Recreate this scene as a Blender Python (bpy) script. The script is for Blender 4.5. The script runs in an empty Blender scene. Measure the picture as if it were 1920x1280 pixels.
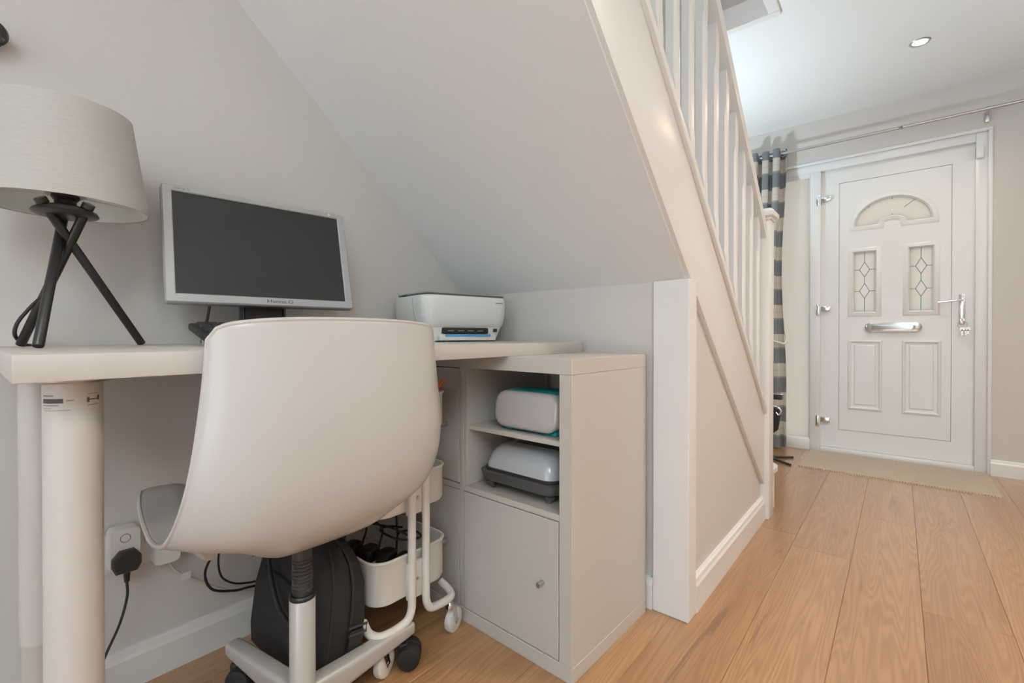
import bpy, bmesh, math, random
from mathutils import Vector, Matrix
random.seed(7)
PI = math.pi
SC = bpy.context.scene
COL = SC.collection

# ------------------------------------------------------------------ camera
F_PX, YAW, PITCH, CAM_H, CY = 866.77, 0.6979, -0.0055, 0.8258, 631.57
cam_d = bpy.data.cameras.new('camera')
cam = bpy.data.objects.new('camera', cam_d)
COL.objects.link(cam)
cam_d.sensor_fit = 'HORIZONTAL'
cam_d.sensor_width = 36.0
cam_d.lens = F_PX / 1920.0 * 36.0
cam_d.shift_y = (CY - 640.0) / 1920.0
cam_d.clip_start = 0.02
cam.location = (0, 0, CAM_H)
cam.rotation_euler = (PI / 2 + PITCH, 0, YAW - PI / 2)
SC.camera = cam

# ------------------------------------------------------------------ sky
w = bpy.data.worlds.new('overcast_sky')
SC.world = w
w.use_nodes = True
bg = w.node_tree.nodes['Background']
bg.inputs['Color'].default_value = (0.86, 0.93, 1.0, 1)
bg.inputs['Strength'].default_value = 3.0

# ------------------------------------------------------------------ exposure
SC.view_settings.view_transform = 'Standard'
SC.view_settings.look = 'None'
SC.view_settings.gamma = 1.0
SC.view_settings.use_curve_mapping = False
SC.view_settings.exposure = 0.0

# room measures (metres; X runs along the hall to the front door, Y to the left)
X_DOOR, X_BACK = 3.8875, -3.0
Y_LEFT, Y_RIGHT = 1.387, -1.35
H_CEIL = 2.335
X_LOW = 1.345            # low wall under the stairs
Z_LOW = 0.982
SLOPE = 0.872            # pitch of the stairs
Y_STAIR = 0.462          # hall side of the stringer
X_HOLE = 2.45            # end of the stairwell opening
Y_HOLE = 0.465


def area_light(name, loc, rot, sx, sy, power, color, spread=None):
    d = bpy.data.lights.new(name, 'AREA')
    d.shape = 'RECTANGLE'
    d.size, d.size_y = sx, sy
    d.energy = power
    d.color = color
    if spread:
        d.spread = spread
    o = bpy.data.objects.new(name, d)
    o.location = loc
    o.rotation_euler = rot
    COL.objects.link(o)
    return o


# added fill light, set in the made-up garden doors behind the camera
area_light('back_fill', (X_BACK + 0.05, -0.25, 1.15), (0, -PI / 2, 0), 1.9, 1.9, 4, (0.86, 0.93, 1.0))
# added fill light above the stairwell, standing in for unseen landing daylight
area_light('landing_fill', (-0.6, 0.93, 4.55), (0, 0, 0), 2.2, 0.8, 25, (0.9, 0.95, 1.0))

# ------------------------------------------------------------------ materials
MATS = {}


def mat(name, color, rough=0.5, metal=0.0, bump=0.0, bscale=200.0, var=0.0, vscale=6.0, coat=0.0, spec=0.5,
        emit=None, estr=0.0, transl=0.0):
    m = bpy.data.materials.new(name)
    m.use_nodes = True
    nt = m.node_tree
    b = nt.nodes['Principled BSDF']
    b.inputs['Base Color'].default_value = (*color, 1)
    b.inputs['Roughness'].default_value = rough
    b.inputs['Metallic'].default_value = metal
    b.inputs['Specular IOR Level'].default_value = spec
    if coat:
        b.inputs['Coat Weight'].default_value = coat
        b.inputs['Coat Roughness'].default_value = 0.08
    if emit:
        b.inputs['Emission Color'].default_value = (*emit, 1)
        b.inputs['Emission Strength'].default_value = estr
    if bump or var:
        tc = nt.nodes.new('ShaderNodeTexCoord')
    if var:
        n = nt.nodes.new('ShaderNodeTexNoise')
        n.inputs['Scale'].default_value = vscale
        n.inputs['Detail'].default_value = 4
        nt.links.new(tc.outputs['Object'], n.inputs['Vector'])
        mx = nt.nodes.new('ShaderNodeMix')
        mx.data_type = 'RGBA'
        nt.links.new(n.outputs['Fac'], mx.inputs['Factor'])
        mx.inputs['A'].default_value = (*[c * (1 - var) for c in color], 1)
        mx.inputs['B'].default_value = (*[min(1, c * (1 + var)) for c in color], 1)
        nt.links.new(mx.outputs['Result'], b.inputs['Base Color'])
    if bump:
        n2 = nt.nodes.new('ShaderNodeTexNoise')
        n2.inputs['Scale'].default_value = bscale
        n2.inputs['Detail'].default_value = 3
        nt.links.new(tc.outputs['Object'], n2.inputs['Vector'])
        bp = nt.nodes.new('ShaderNodeBump')
        bp.inputs['Strength'].default_value = bump
        bp.inputs['Distance'].default_value = 0.002
        nt.links.new(n2.outputs['Fac'], bp.inputs['Height'])
        nt.links.new(bp.outputs['Normal'], b.inputs['Normal'])
    MATS[name] = m
    return m


mat('wall_paint', (0.65, 0.615, 0.585), 0.75, bump=0.04, bscale=260, var=0.012, vscale=2.0)
mat('ceiling_paint', (0.83, 0.85, 0.85), 0.8, bump=0.03, bscale=220, var=0.01, vscale=2)
mat('gloss_white', (0.80, 0.79, 0.775), 0.30, bump=0.03, bscale=40, var=0.012, vscale=8)
mat('satin_white', (0.80, 0.79, 0.78), 0.35, bump=0.02, bscale=60)
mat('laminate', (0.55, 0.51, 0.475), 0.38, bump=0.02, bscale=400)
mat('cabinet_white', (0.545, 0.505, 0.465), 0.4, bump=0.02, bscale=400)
mat('leg_enamel', (0.58, 0.55, 0.52), 0.4)
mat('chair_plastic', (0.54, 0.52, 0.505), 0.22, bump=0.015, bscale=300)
mat('steel_painted', (0.56, 0.545, 0.53), 0.35, metal=0.3)
mat('cart_enamel', (0.72, 0.685, 0.64), 0.42)
mat('black_plastic', (0.015, 0.015, 0.016), 0.45)
mat('black_metal', (0.022, 0.021, 0.021), 0.35, metal=0.2)
mat('dark_metal', (0.07, 0.07, 0.072), 0.3, metal=0.5)
mat('rubber', (0.012, 0.012, 0.012), 0.6)
mat('wheel_white', (0.72, 0.69, 0.65), 0.5)
mat('chrome', (0.78, 0.78, 0.79), 0.12, metal=1.0)
mat('steel', (0.55, 0.55, 0.55), 0.3, metal=1.0)
mat('silver_plastic', (0.42, 0.425, 0.435), 0.38, metal=0.25)
mat('screen', (0.028, 0.028, 0.029), 0.42, spec=0.35)
mat('print_dark', (0.08, 0.08, 0.085), 0.6)
mat('print_grey', (0.28, 0.25, 0.23), 0.7)
mat('printer_white', (0.70, 0.715, 0.695), 0.4)
mat('printer_base', (0.76, 0.78, 0.77), 0.4)
mat('printer_lid', (0.20, 0.205, 0.205), 0.35)
mat('blue_film', (0.09, 0.36, 0.72), 0.35)
mat('teal', (0.015, 0.27, 0.28), 0.35)
mat('machine_white', (0.46, 0.43, 0.43), 0.12, coat=0.3)
mat('press_white', (0.44, 0.455, 0.47), 0.15, coat=0.3)
mat('press_grey', (0.075, 0.075, 0.078), 0.5)
mat('press_dark', (0.03, 0.03, 0.032), 0.5)
mat('nylon', (0.013, 0.0125, 0.0125), 0.75, bump=0.5, bscale=700, var=0.25, vscale=40)
mat('nylon_grey', (0.024, 0.023, 0.0235), 0.75, bump=0.5, bscale=600, var=0.2, vscale=30)
mat('socket_white', (0.74, 0.715, 0.68), 0.35)
mat('white_plastic', (0.74, 0.72, 0.69), 0.35)
mat('cable_white', (0.62, 0.58, 0.54), 0.45)
mat('orange', (0.75, 0.13, 0.02), 0.4)
mat('upvc', (0.80, 0.815, 0.815), 0.28)
mat('shade_lining', (0.84, 0.87, 0.84), 0.7)
mat('lead', (0.12, 0.14, 0.15), 0.5)
mat('lead_blue', (0.03, 0.22, 0.33), 0.5)
mat('key_metal', (0.55, 0.50, 0.42), 0.3, metal=1.0)
mat('lamp_glow', (1, 1, 1), 0.5, emit=(1.0, 0.93, 0.82), estr=8.0)
mat('hook_black', (0.012, 0.012, 0.012), 0.18)


def mat_fabric_shade():
    m = mat('shade_linen', (0.50, 0.475, 0.44), 0.8)
    nt = m.node_tree
    b = nt.nodes['Principled BSDF']
    tc = nt.nodes.new('ShaderNodeTexCoord')
    mp = nt.nodes.new('ShaderNodeMapping')
    mp.inputs['Scale'].default_value = (60, 60, 900)
    n = nt.nodes.new('ShaderNodeTexNoise')
    n.inputs['Scale'].default_value = 1
    n.inputs['Detail'].default_value = 3
    nt.links.new(tc.outputs['Object'], mp.inputs['Vector'])
    nt.links.new(mp.outputs['Vector'], n.inputs['Vector'])
    r = nt.nodes.new('ShaderNodeValToRGB')
    r.color_ramp.elements[0].position = 0.3
    r.color_ramp.elements[0].color = (0.475, 0.45, 0.415, 1)
    r.color_ramp.elements[1].position = 0.7
    r.color_ramp.elements[1].color = (0.535, 0.51, 0.475, 1)
    nt.links.new(n.outputs['Fac'], r.inputs['Fac'])
    nt.links.new(r.outputs['Color'], b.inputs['Base Color'])
    bp = nt.nodes.new('ShaderNodeBump')
    bp.inputs['Strength'].default_value = 0.25
    bp.inputs['Distance'].default_value = 0.001
    nt.links.new(n.outputs['Fac'], bp.inputs['Height'])
    nt.links.new(bp.outputs['Normal'], b.inputs['Normal'])
    b.inputs['Sheen Weight'].default_value = 0.2


mat_fabric_shade()


def mat_oak():
    m = mat('oak', (0.5, 0.32, 0.18), 0.38)
    nt = m.node_tree
    L = nt.links.new
    b = nt.nodes['Principled BSDF']
    tc = nt.nodes.new('ShaderNodeTexCoord')
    oi = nt.nodes.new('ShaderNodeObjectInfo')
    mul = nt.nodes.new('ShaderNodeMath')
    mul.operation = 'MULTIPLY'
    mul.inputs[1].default_value = 37.0
    L(oi.outputs['Random'], mul.inputs[0])
    cmb = nt.nodes.new('ShaderNodeCombineXYZ')
    L(mul.outputs[0], cmb.inputs[0])
    L(mul.outputs[0], cmb.inputs[1])
    add = nt.nodes.new('ShaderNodeVectorMath')
    add.operation = 'ADD'
    L(tc.outputs['Object'], add.inputs[0])
    L(cmb.outputs[0], add.inputs[1])
    # cathedral grain: distorted bands stretched along the board
    mp = nt.nodes.new('ShaderNodeMapping')
    mp.inputs['Scale'].default_value = (0.42, 6.5, 1.0)
    L(add.outputs[0], mp.inputs['Vector'])
    n1 = nt.nodes.new('ShaderNodeTexNoise')
    n1.inputs['Scale'].default_value = 1.5
    n1.inputs['Detail'].default_value = 2.0
    n1.inputs['Distortion'].default_value = 0.25
    L(mp.outputs[0], n1.inputs['Vector'])
    wv = nt.nodes.new('ShaderNodeMath')
    wv.operation = 'MULTIPLY'
    wv.inputs[1].default_value = 150.0
    L(n1.outputs['Fac'], wv.inputs[0])
    sn = nt.nodes.new('ShaderNodeMath')
    sn.operation = 'SINE'
    L(wv.outputs[0], sn.inputs[0])
    # fine pores
    mp2 = nt.nodes.new('ShaderNodeMapping')
    mp2.inputs['Scale'].default_value = (7.0, 240.0, 1.0)
    L(add.outputs[0], mp2.inputs['Vector'])
    n2 = nt.nodes.new('ShaderNodeTexNoise')
    n2.inputs['Scale'].default_value = 1.0
    n2.inputs['Detail'].default_value = 3
    L(mp2.outputs[0], n2.inputs['Vector'])
    # long dark cracks
    mp3 = nt.nodes.new('ShaderNodeMapping')
    mp3.inputs['Scale'].default_value = (2.2, 22.0, 1.0)
    L(add.outputs[0], mp3.inputs['Vector'])
    n3 = nt.nodes.new('ShaderNodeTexNoise')
    n3.inputs['Scale'].default_value = 1.0
    n3.inputs['Detail'].default_value = 4
    n3.inputs['Distortion'].default_value = 0.8
    L(mp3.outputs[0], n3.inputs['Vector'])
    r3 = nt.nodes.new('ShaderNodeValToRGB')
    r3.color_ramp.elements[0].position = 0.66
    r3.color_ramp.elements[0].color = (0, 0, 0, 1)
    r3.color_ramp.elements[1].position = 0.74
    r3.color_ramp.elements[1].color = (1, 1, 1, 1)
    L(n3.outputs['Fac'], r3.inputs['Fac'])
    # base colour varies board to board and slowly along it
    r1 = nt.nodes.new('ShaderNodeValToRGB')
    r1.color_ramp.elements[0].color = (0.40, 0.195, 0.075, 1)
    r1.color_ramp.elements[1].color = (0.60, 0.345, 0.165, 1)
    mixv = nt.nodes.new('ShaderNodeMath')
    mixv.operation = 'MULTIPLY_ADD'
    L(oi.outputs['Random'], mixv.inputs[0])
    mixv.inputs[1].default_value = 0.5
    L(n1.outputs['Fac'], mixv.inputs[2])
    sub = nt.nodes.new('ShaderNodeMath')
    sub.operation = 'SUBTRACT'
    L(mixv.outputs[0], sub.inputs[0])
    sub.inputs[1].default_value = 0.22
    L(sub.outputs[0], r1.inputs['Fac'])
    # grain darkening
    g = nt.nodes.new('ShaderNodeMath')
    g.operation = 'MULTIPLY_ADD'
    L(sn.outputs[0], g.inputs[0])
    g.inputs[1].default_value = 0.5
    g.inputs[2].default_value = 0.5
    hv = nt.nodes.new('ShaderNodeMix')
    hv.data_type = 'RGBA'
    hv.blend_type = 'MULTIPLY'
    gm = nt.nodes.new('ShaderNodeMath')
    gm.operation = 'MULTIPLY'
    L(g.outputs[0], gm.inputs[0])
    gm.inputs[1].default_value = 0.5
    L(gm.outputs[0], hv.inputs['Factor'])
    L(r1.outputs['Color'], hv.inputs['A'])
    hv.inputs['B'].default_value = (0.66, 0.58, 0.5, 1)
    h2 = nt.nodes.new('ShaderNodeMix')
    h2.data_type = 'RGBA'
    h2.blend_type = 'MULTIPLY'
    L(n2.outputs['Fac'], h2.inputs['Factor'])
    L(hv.outputs['Result'], h2.inputs['A'])
    h2.inputs['B'].default_value = (0.74, 0.69, 0.64, 1)
    h3 = nt.nodes.new('ShaderNodeMix')
    h3.data_type = 'RGBA'
    h3.blend_type = 'MULTIPLY'
    cm = nt.nodes.new('ShaderNodeMath')
    cm.operation = 'MULTIPLY'
    L(r3.outputs['Color'], cm.inputs[0])
    cm.inputs[1].default_value = 0.6
    L(cm.outputs[0], h3.inputs['Factor'])
    L(h2.outputs['Result'], h3.inputs['A'])
    h3.inputs['B'].default_value = (0.45, 0.36, 0.28, 1)
    L(h3.outputs['Result'], b.inputs['Base Color'])
    # relief
    hs = nt.nodes.new('ShaderNodeMath')
    hs.operation = 'MULTIPLY_ADD'
    L(sn.outputs[0], hs.inputs[0])
    hs.inputs[1].default_value = 0.35
    L(n2.outputs['Fac'], hs.inputs[2])
    bp = nt.nodes.new('ShaderNodeBump')
    bp.inputs['Strength'].default_value = 0.5
    bp.inputs['Distance'].default_value = 0.0015
    L(hs.outputs[0], bp.inputs['Height'])
    L(bp.outputs['Normal'], b.inputs['Normal'])
    b.inputs['Roughness'].default_value = 0.36
    b.inputs['Coat Weight'].default_value = 1.0
    b.inputs['Coat Roughness'].default_value = 0.2


mat_oak()


def mat_weave():
    m = mat('mat_weave', (0.5, 0.42, 0.33), 0.9)
    nt = m.node_tree
    L = nt.links.new
    b = nt.nodes['Principled BSDF']
    tc = nt.nodes.new('ShaderNodeTexCoord')
    sp = nt.nodes.new('ShaderNodeSeparateXYZ')
    L(tc.outputs['Object'], sp.inputs[0])
    outs = []
    for ax, sc in ((0, 2 * PI / 0.016), (1, 2 * PI / 0.012)):
        a = nt.nodes.new('ShaderNodeMath')
        a.operation = 'MULTIPLY'
        a.inputs[1].default_value = sc
        L(sp.outputs[ax], a.inputs[0])
        s = nt.nodes.new('ShaderNodeMath')
        s.operation = 'SINE'
        L(a.outputs[0], s.inputs[0])
        outs.append(s)
    pr = nt.nodes.new('ShaderNodeMath')
    pr.operation = 'MULTIPLY'
    L(outs[0].outputs[0], pr.inputs[0])
    L(outs[1].outputs[0], pr.inputs[1])
    r = nt.nodes.new('ShaderNodeValToRGB')
    r.color_ramp.elements[0].position = 0.0
    r.color_ramp.elements[0].color = (0.50, 0.39, 0.29, 1)
    r.color_ramp.elements[1].position = 0.8
    r.color_ramp.elements[1].color = (0.95, 0.86, 0.74, 1)
    L(pr.outputs[0], r.inputs['Fac'])
    L(r.outputs['Color'], b.inputs['Base Color'])
    bp = nt.nodes.new('ShaderNodeBump')
    bp.inputs['Strength'].default_value = 0.8
    bp.inputs['Distance'].default_value = 0.003
    L(pr.outputs[0], bp.inputs['Height'])
    L(bp.outputs['Normal'], b.inputs['Normal'])


mat_weave()


def mat_curtain():
    m = mat('curtain_stripe', (0.5, 0.5, 0.5), 0.85)
    nt = m.node_tree
    L = nt.links.new
    b = nt.nodes['Principled BSDF']
    tc = nt.nodes.new('ShaderNodeTexCoord')
    sp = nt.nodes.new('ShaderNodeSeparateXYZ')
    L(tc.outputs['Object'], sp.inputs[0])
    d = nt.nodes.new('ShaderNodeMath')
    d.operation = 'MULTIPLY_ADD'
    L(sp.outputs[2], d.inputs[0])
    d.inputs[1].default_value = 1 / 0.211
    d.inputs[2].default_value = 0.047
    fr = nt.nodes.new('ShaderNodeMath')
    fr.operation = 'FRACT'
    L(d.outputs[0], fr.inputs[0])
    r = nt.nodes.new('ShaderNodeValToRGB')
    r.color_ramp.interpolation = 'CONSTANT'
    e = r.color_ramp.elements
    e[0].position = 0.0
    e[0].color = (0.24, 0.255, 0.275, 1)
    e[1].position = 0.46
    e[1].color = (0.33, 0.33, 0.33, 1)
    for p, c in ((0.52, (0.68, 0.63, 0.56, 1)), (0.72, (0.50, 0.475, 0.44, 1)), (0.735, (0.68, 0.63, 0.56, 1)),
                 (0.97, (0.30, 0.28, 0.25, 1))):
        k = e.new(p)
        k.color = c
    L(fr.outputs[0], r.inputs['Fac'])
    L(r.outputs['Color'], b.inputs['Base Color'])
    # a little daylight comes through the cloth
    tr = nt.nodes.new('ShaderNodeBsdfTranslucent')
    L(r.outputs['Color'], tr.inputs['Color'])
    mx = nt.nodes.new('ShaderNodeMixShader')
    mx.inputs[0].default_value = 0.25
    L(b.outputs[0], mx.inputs[1])
    L(tr.outputs[0], mx.inputs[2])
    L(mx.outputs[0], nt.nodes['Material Output'].inputs['Surface'])


mat_curtain()


def mat_frost():
    m = mat('frosted_glass', (0.72, 0.70, 0.66), 0.25)
    nt = m.node_tree
    b = nt.nodes['Principled BSDF']
    tr = nt.nodes.new('ShaderNodeBsdfTranslucent')
    tr.inputs['Color'].default_value = (0.62, 0.585, 0.53, 1)
    mx = nt.nodes.new('ShaderNodeMixShader')
    mx.inputs[0].default_value = 0.65
    nt.links.new(b.outputs[0], mx.inputs[1])
    nt.links.new(tr.outputs[0], mx.inputs[2])
    nt.links.new(mx.outputs[0], nt.nodes['Material Output'].inputs['Surface'])


mat_frost()

# ------------------------------------------------------------------ mesh helpers
ROOTM = {}


def tag(o, label=None, cat=None, group=None, kind=None):
    if label:
        o['label'] = label
    if cat:
        o['category'] = cat
    if group:
        o['group'] = group
    if kind:
        o['kind'] = kind
    return o


def thing(name, label, cat, loc=(0, 0, 0), rz=0.0, group=None, kind=None):
    o = bpy.data.objects.new(name, None)
    o.empty_display_size = 0.05
    COL.objects.link(o)
    o.location = loc
    o.rotation_euler = (0, 0, rz)
    ROOTM[o] = Matrix.Translation(Vector(loc)) @ Matrix.Rotation(rz, 4, 'Z')
    return tag(o, label, cat, group, kind)


def obj(name, bm, m, parent=None, world=False, smooth=True, label=None, origin=None, angle=35):
    if parent is not None and world:
        bm.transform(ROOTM[parent].inverted())
    if origin is not None:
        bm.transform(Matrix.Translation(-Vector(origin)))
    bmesh.ops.recalc_face_normals(bm, faces=bm.faces)
    me = bpy.data.meshes.new(name)
    bm.to_mesh(me)
    bm.free()
    me.materials.append(MATS[m])
    if smooth:
        me.polygons.foreach_set('use_smooth', [True] * len(me.polygons))
        me.set_sharp_from_angle(angle=math.radians(angle))
    o = bpy.data.objects.new(name, me)
    COL.objects.link(o)
    if parent is not None:
        o.parent = parent
        ROOTM[o] = ROOTM[parent]
    if origin is not None:
        o.location = origin
    if label:
        o['label'] = label
    return o


def B():
    return bmesh.new()


def box(bm, lo, hi, bevel=0.0, seg=2, mtx=None):
    t = bmesh.new()
    bmesh.ops.create_cube(t, size=1.0)
    lo, hi = Vector(lo), Vector(hi)
    for v in t.verts:
        v.co = Vector((lo[i] + (v.co[i] + 0.5) * (hi[i] - lo[i]) for i in range(3)))
    if bevel:
        bmesh.ops.bevel(t, geom=list(t.edges), offset=bevel, segments=seg, affect='EDGES', profile=0.5)
    if mtx is not None:
        t.transform(mtx)
    merge(bm, t)
    return bm


def merge(bm, t):
    me = bpy.data.meshes.new('tmp')
    t.to_mesh(me)
    t.free()
    bm.from_mesh(me)
    bpy.data.meshes.remove(me)


def cyl(bm, p0, p1, r0, r1=None, seg=24, bevel=0.0):
    r1 = r0 if r1 is None else r1
    p0, p1 = Vector(p0), Vector(p1)
    d = p1 - p0
    h = d.length
    prof = [(0, 0), (r0, 0), (r1, h), (0, h)]
    if bevel:
        prof = [(0, 0), (r0 - bevel, 0), (r0 - bevel * .3, bevel * .3), (r0, bevel), (r1, h - bevel),
                (r1 - bevel * .3, h - bevel * .3), (r1 - bevel, h), (0, h)]
    t = bmesh.new()
    lathe(t, prof, seg)
    q = d.to_track_quat('Z', 'Y').to_matrix().to_4x4()
    t.transform(Matrix.Translation(p0) @ q)
    merge(bm, t)
    return bm


def lathe(bm, prof, seg=32, center=(0, 0, 0)):
    c = Vector(center)
    rings = []
    for r, z in prof:
        if r < 1e-6:
            rings.append([bm.verts.new(c + Vector((0, 0, z)))])
        else:
            rings.append([bm.verts.new(c + Vector((r * math.cos(2 * PI * i / seg), r * math.sin(2 * PI * i / seg), z)))
                          for i in range(seg)])
    for a, b in zip(rings[:-1], rings[1:]):
        for i in range(seg):
            j = (i + 1) % seg
            if len(a) == 1 and len(b) == 1:
                break
            if len(a) == 1:
                bm.faces.new((a[0], b[i], b[j]))
            elif len(b) == 1:
                bm.faces.new((a[i], a[j], b[0]))
            else:
                bm.faces.new((a[i], a[j], b[j], b[i]))
    return bm


def catmull(pts, n=8, closed=False):
    P = [Vector(p) for p in pts]
    out = []
    N = len(P)
    rng = range(N if closed else N - 1)
    for i in rng:
        if closed:
            p0, p1, p2, p3 = P[(i - 1) % N], P[i], P[(i + 1) % N], P[(i + 2) % N]
        else:
            p1, p2 = P[i], P[i + 1]
            p0 = P[i - 1] if i > 0 else p1 * 2 - p2
            p3 = P[i + 2] if i + 2 < N else p2 * 2 - p1
        for k in range(n):
            t = k / n
            out.append(0.5 * ((2 * p1) + (-p0 + p2) * t + (2 * p0 - 5 * p1 + 4 * p2 - p3) * t * t
                              + (-p0 + 3 * p1 - 3 * p2 + p3) * t ** 3))
    if not closed:
        out.append(P[-1])
    return out


def tube(bm, pts, r, seg=10, closed=False, caps=True):
    P = [Vector(p) for p in pts]
    N = len(P)
    tang = []
    for i in range(N):
        a = P[(i - 1) % N] if (closed or i > 0) else P[i]
        b = P[(i + 1) % N] if (closed or i < N - 1) else P[i]
        d = b - a
        tang.append(d.normalized() if d.length > 1e-9 else Vector((0, 0, 1)))
    up = Vector((0, 0, 1)) if abs(tang[0].z) < 0.9 else Vector((1, 0, 0))
    nrm = (up - tang[0] * up.dot(tang[0])).normalized()
    rings = []
    for i in range(N):
        nrm = nrm - tang[i] * nrm.dot(tang[i])
        nrm.normalize()
        bi = tang[i].cross(nrm)
        rr = r[i] if isinstance(r, (list, tuple)) else r
        rings.append([bm.verts.new(P[i] + (nrm * math.cos(2 * PI * k / seg) + bi * math.sin(2 * PI * k / seg)) * rr)
                      for k in range(seg)])
    M = N if closed else N - 1
    for i in range(M):
        a, b = rings[i], rings[(i + 1) % N]
        for k in range(seg):
            j = (k + 1) % seg
            bm.faces.new((a[k], a[j], b[j], b[k]))
    if caps and not closed:
        bm.faces.new(rings[0][::-1])
        bm.faces.new(rings[-1])
    return bm


def prism(bm, outline, vec, bevel=0.0):
    """extrude a planar outline (list of 3D points) by vec"""
    t = bmesh.new()
    v = Vector(vec)
    a = [t.verts.new(Vector(p)) for p in outline]
    b = [t.verts.new(Vector(p) + v) for p in outline]
    n = len(a)
    t.faces.new(a)
    t.faces.new(b[::-1])
    for i in range(n):
        t.faces.new((a[i], b[i], b[(i + 1) % n], a[(i + 1) % n]))
    if bevel:
        bmesh.ops.bevel(t, geom=list(t.edges), offset=bevel, segments=2, affect='EDGES', profile=0.5)
    merge(bm, t)
    return bm


def rrect(w, h, r, n=6):
    """rounded rectangle outline centred at 0, counter-clockwise, 2D"""
    out = []
    for cx, cy, a0 in ((w / 2 - r, h / 2 - r, 0), (-w / 2 + r, h / 2 - r, PI / 2), (-w / 2 + r, -h / 2 + r, PI),
                       (w / 2 - r, -h / 2 + r, 1.5 * PI)):
        for k in range(n + 1):
            a = a0 + PI / 2 * k / n
            out.append((cx + r * math.cos(a), cy + r * math.sin(a)))
    return out


def loft(bm, rings, cap0=True, cap1=True):
    R = [[bm.verts.new(Vector(p)) for p in r] for r in rings]
    n = len(R[0])
    for a, b in zip(R[:-1], R[1:]):
        for i in range(n):
            j = (i + 1) % n
            bm.faces.new((a[i], a[j], b[j], b[i]))
    if cap0:
        bm.faces.new(R[0][::-1])
    if cap1:
        bm.faces.new(R[-1])
    return bm


def text_mesh(name, s, size, m, parent, loc, rot, depth=0.0003, mtx=None):
    c = bpy.data.curves.new(name, 'FONT')
    c.body = s
    c.size = size
    c.extrude = depth
    c.align_x = 'CENTER'
    c.align_y = 'CENTER'
    o = bpy.data.objects.new('tmp_text', c)
    COL.objects.link(o)
    dg = bpy.context.evaluated_depsgraph_get()
    me = bpy.data.meshes.new_from_object(o.evaluated_get(dg))
    bpy.data.objects.remove(o)
    bpy.data.curves.remove(c)
    me.name = name
    bm = bmesh.new()
    bm.from_mesh(me)
    bpy.data.meshes.remove(me)
    M = Matrix.Translation(Vector(loc)) @ rot
    bm.transform(M)
    return obj(name, bm, m, parent, smooth=False)


# ================================================================== THE SETTING
def structure(name, bm, m, label, cat, smooth=False):
    o = obj(name, bm, m, None, smooth=smooth)
    return tag(o, label, cat, None, 'structure')


# floor: slab plus oak boards, each its own piece
fb = B()
box(fb, (X_BACK, Y_RIGHT, -0.06), (X_DOOR + 0.1, Y_LEFT, -0.014))
floor = structure('floor', fb, 'oak', 'wide oak plank floor running from the desk to the front door', 'floor')
ROOTM[floor] = Matrix.Identity(4)
ROW_EDGES = [0.3228 + 0.1888 * k for k in range(-9, 7)]
known_joint = {0.3228: 2.092, 0.1340: 1.25, -0.0548: 1.845, -0.2436: 2.9}
PL = 1.38
for k in range(-9, 7):
    y1 = 0.3228 + 0.1888 * k
    y0 = y1 - 0.1888
    y0c, y1c = max(y0, Y_RIGHT), min(y1, Y_LEFT)
    if y1c - y0c < 0.01:
        continue
    j0 = None
    for ky, jx in known_joint.items():
        if abs(ky - y1) < 0.004:
            j0 = jx
    if j0 is None:
        j0 = 0.3 + (k * 0.53) % PL
    x = j0
    while x > X_BACK:
        x -= PL
    while x < X_DOOR:
        a, b_ = max(x, X_BACK), min(x + PL, X_DOOR + 0.1)
        x += PL
        if b_ - a < 0.02:
            continue
        g = 0.0005
        t = B()
        c = 0.0011
        lo = (a + g * .5, y0c + g * .5, -0.014)
        hi = (b_ - g * .5, y1c - g * .5, 0.0)
        ring0 = [(lo[0], lo[1], lo[2]), (hi[0], lo[1], lo[2]), (hi[0], hi[1], lo[2]), (lo[0], hi[1], lo[2])]
        ring1 = [(p[0], p[1], -c) for p in ring0]
        ring2 = [(lo[0] + c, lo[1] + c, 0), (hi[0] - c, lo[1] + c, 0), (hi[0] - c, hi[1] - c, 0), (lo[0] + c, hi[1] - c, 0)]
        loft(t, [ring0, ring1, ring2])
        obj('plank', t, 'oak', floor, smooth=False, origin=((a + b_) / 2, (y0c + y1c) / 2, 0))


def soffit_z(x):
    return Z_LOW + SLOPE_S * (X_LOW - x)


SLOPE_S = 0.880
# left wall (behind the desk, runs up the stairs)
t = B()
box(t, (X_BACK, Y_LEFT, -0.06), (X_DOOR + 0.1, Y_LEFT + 0.12, 4.7))
structure('wall_left', t, 'wall_paint', 'warm beige wall behind the desk and monitor', 'wall')
# front wall with openings for the door and its side window
FY0, FY1, FZ = -0.403, 0.86, 2.033
t = B()
box(t, (X_DOOR, Y_RIGHT, 0), (X_DOOR + 0.28, FY0, H_CEIL))
box(t, (X_DOOR, FY1, 0), (X_DOOR + 0.28, Y_LEFT, H_CEIL))
box(t, (X_DOOR, FY0, FZ), (X_DOOR + 0.28, FY1, H_CEIL))
structure('wall_front', t, 'wall_paint', 'beige wall around the white front door', 'wall')
t = B()
box(t, (X_BACK - 0.12, Y_RIGHT - 0.12, -0.06), (X_DOOR + 0.1, Y_RIGHT, H_CEIL + 0.1))
structure('wall_right', t, 'wall_paint', 'beige hall wall facing the staircase', 'wall')
t = B()
box(t, (X_BACK - 0.12, Y_RIGHT, 0), (X_BACK, -1.2, H_CEIL))
box(t, (X_BACK - 0.12, 0.7, 0), (X_BACK, Y_LEFT, H_CEIL))
box(t, (X_BACK - 0.12, -1.2, 2.1), (X_BACK, 0.7, H_CEIL))
structure('wall_back', t, 'wall_paint', 'beige wall with an added garden door opening behind the viewer', 'wall')
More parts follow.
